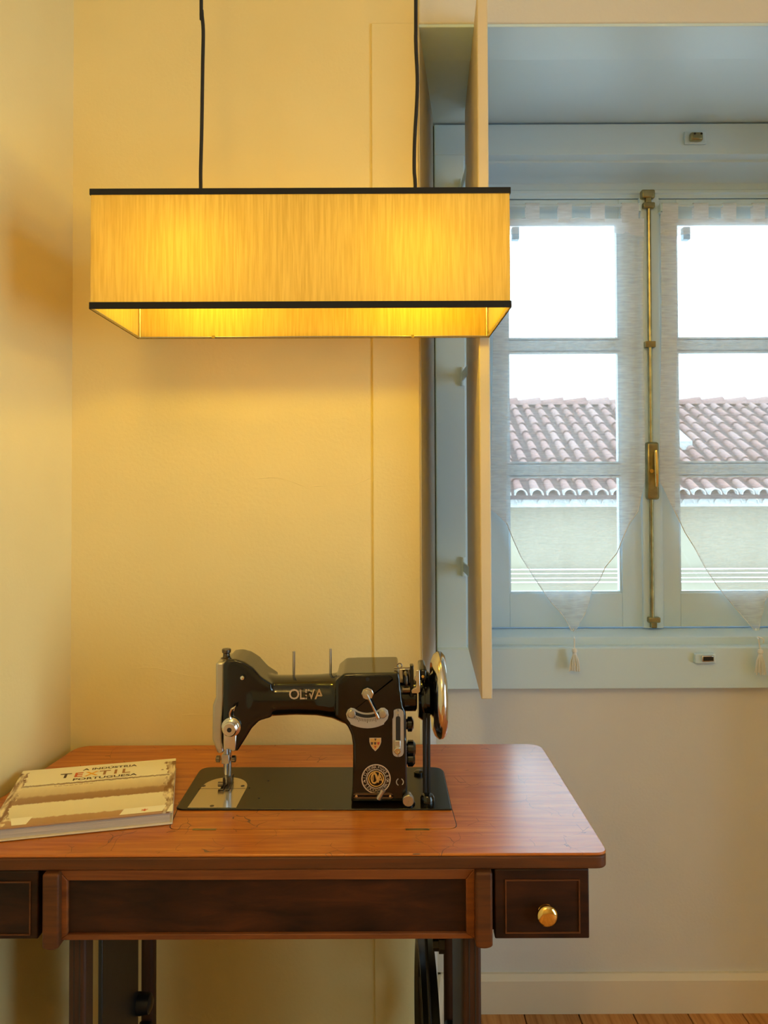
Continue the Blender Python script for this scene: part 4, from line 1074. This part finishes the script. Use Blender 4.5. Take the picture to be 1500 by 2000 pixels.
hw = wh.add(vs, fs).build('handwheel_rim', M['chrome'], sm, smooth=60)
G().lathe([(-.024, .020), (-.02, .034), (-.013, .036), (-.010, .030), (-.006, .036), (.0, HR - .016), (.004, HR - .0155), (.006, .03), (.010, .02), (.014, .018), (.016, .01)], hz, 'x', 40).build('handwheel_hub', M['black'], hw)
# belt guard bars
for px, r in ((829, .0032), (836.5, .0026)):
    t_ = P(px, 1392, 1.17); b_ = P(px, 1566, 1.15); b_ = Vector((t_.x, 1.165, ZB0))
    G().tube([(t_.x, 1.165, t_.z), (t_.x, 1.165, ZB0)], r, 10).build('belt', M['cord'], sm)
v = PZ(835, 1568, ZB0); G().lathe([(0, .0105), (.008, .0105), (.012, .008), (.013, .002)], (v.x, v.y, ZB0), 'z', 24).build('belt_boss', M['black'], sm)
v = PZ(818, 1512, ZB0); G().lathe([(0, .008), (.004, .008), (.006, .005)], (v.x, v.y, ZB0), 'z', 20).build('belt_boss', M['black'], sm)
# winder pieces
Yw = 1.165
def wbx(a, b, c, d, Y0, Y1, mat, nm='winder_bracket', bv=.001): return kbox(a, b, c, d, Y0, Y1, nm, mat, sm, bv)
w1 = wbx(801, 808, 1300, 1362, 1.158, 1.172, M['black'], 'winder_arm')
wl = [PXZ(a, b, 1.156) for a, b in ((812, 1308), (819.5, 1308), (820.5, 1350), (816, 1353), (804, 1353), (803, 1347), (806, 1344), (812.5, 1342), (812.5, 1330), (809, 1327), (810, 1321), (812, 1320))]
G().prism(wl, 1.152, 1.156, 'y').build('winder_latch', M['chrome'], sm, bevel=.0006)
wbx(788, 799, 1317, 1342, 1.16, 1.185, M['darksteel'], 'winder_wheel', .004)
wbx(779, 801, 1306, 1334, 1.19, 1.20, M['chrome'], 'winder_plate')
v = P(786, 1349, 1.16); G().lathe([(0, .005), (.022, .005)], (v.x, 1.165, v.z), 'x', 14).build('winder_spindle', M['darksteel'], sm)
a_, b_ = P(770, 1305, 1.16), P(803, 1304, 1.16); G().tube([a_, b_], .0011, 6).build('winder_wire', M['darksteel'], sm)
v = P(780.5, 1300, 1.16); G().tube([(v.x + .0034 * math.cos(t), 1.16, v.z + .0034 * math.sin(t)) for t in [2 * PI * k / 14 for k in range(15)]], .0009, 6).build('winder_eye', M['darksteel'], sm)
wbx(820, 834, 1307, 1330, 1.165, 1.23, M['black'], 'winder_housing', .003)
v = P(826, 1322, 1.16); G().lathe([(0, .0025), (-.002, .0022), (-.0025, .0003)], (v.x, 1.164, v.z), 'y', 10).build('winder_screw', M['brass'], sm)
G().lathe([(0, .030), (.006, .034), (.012, .034), (.014, .03)], (P(816, 1365, YAx).x, YAx, P(816, 1362, YAx).z), 'x', 28).build('clutch_housing', M['black'], sm)
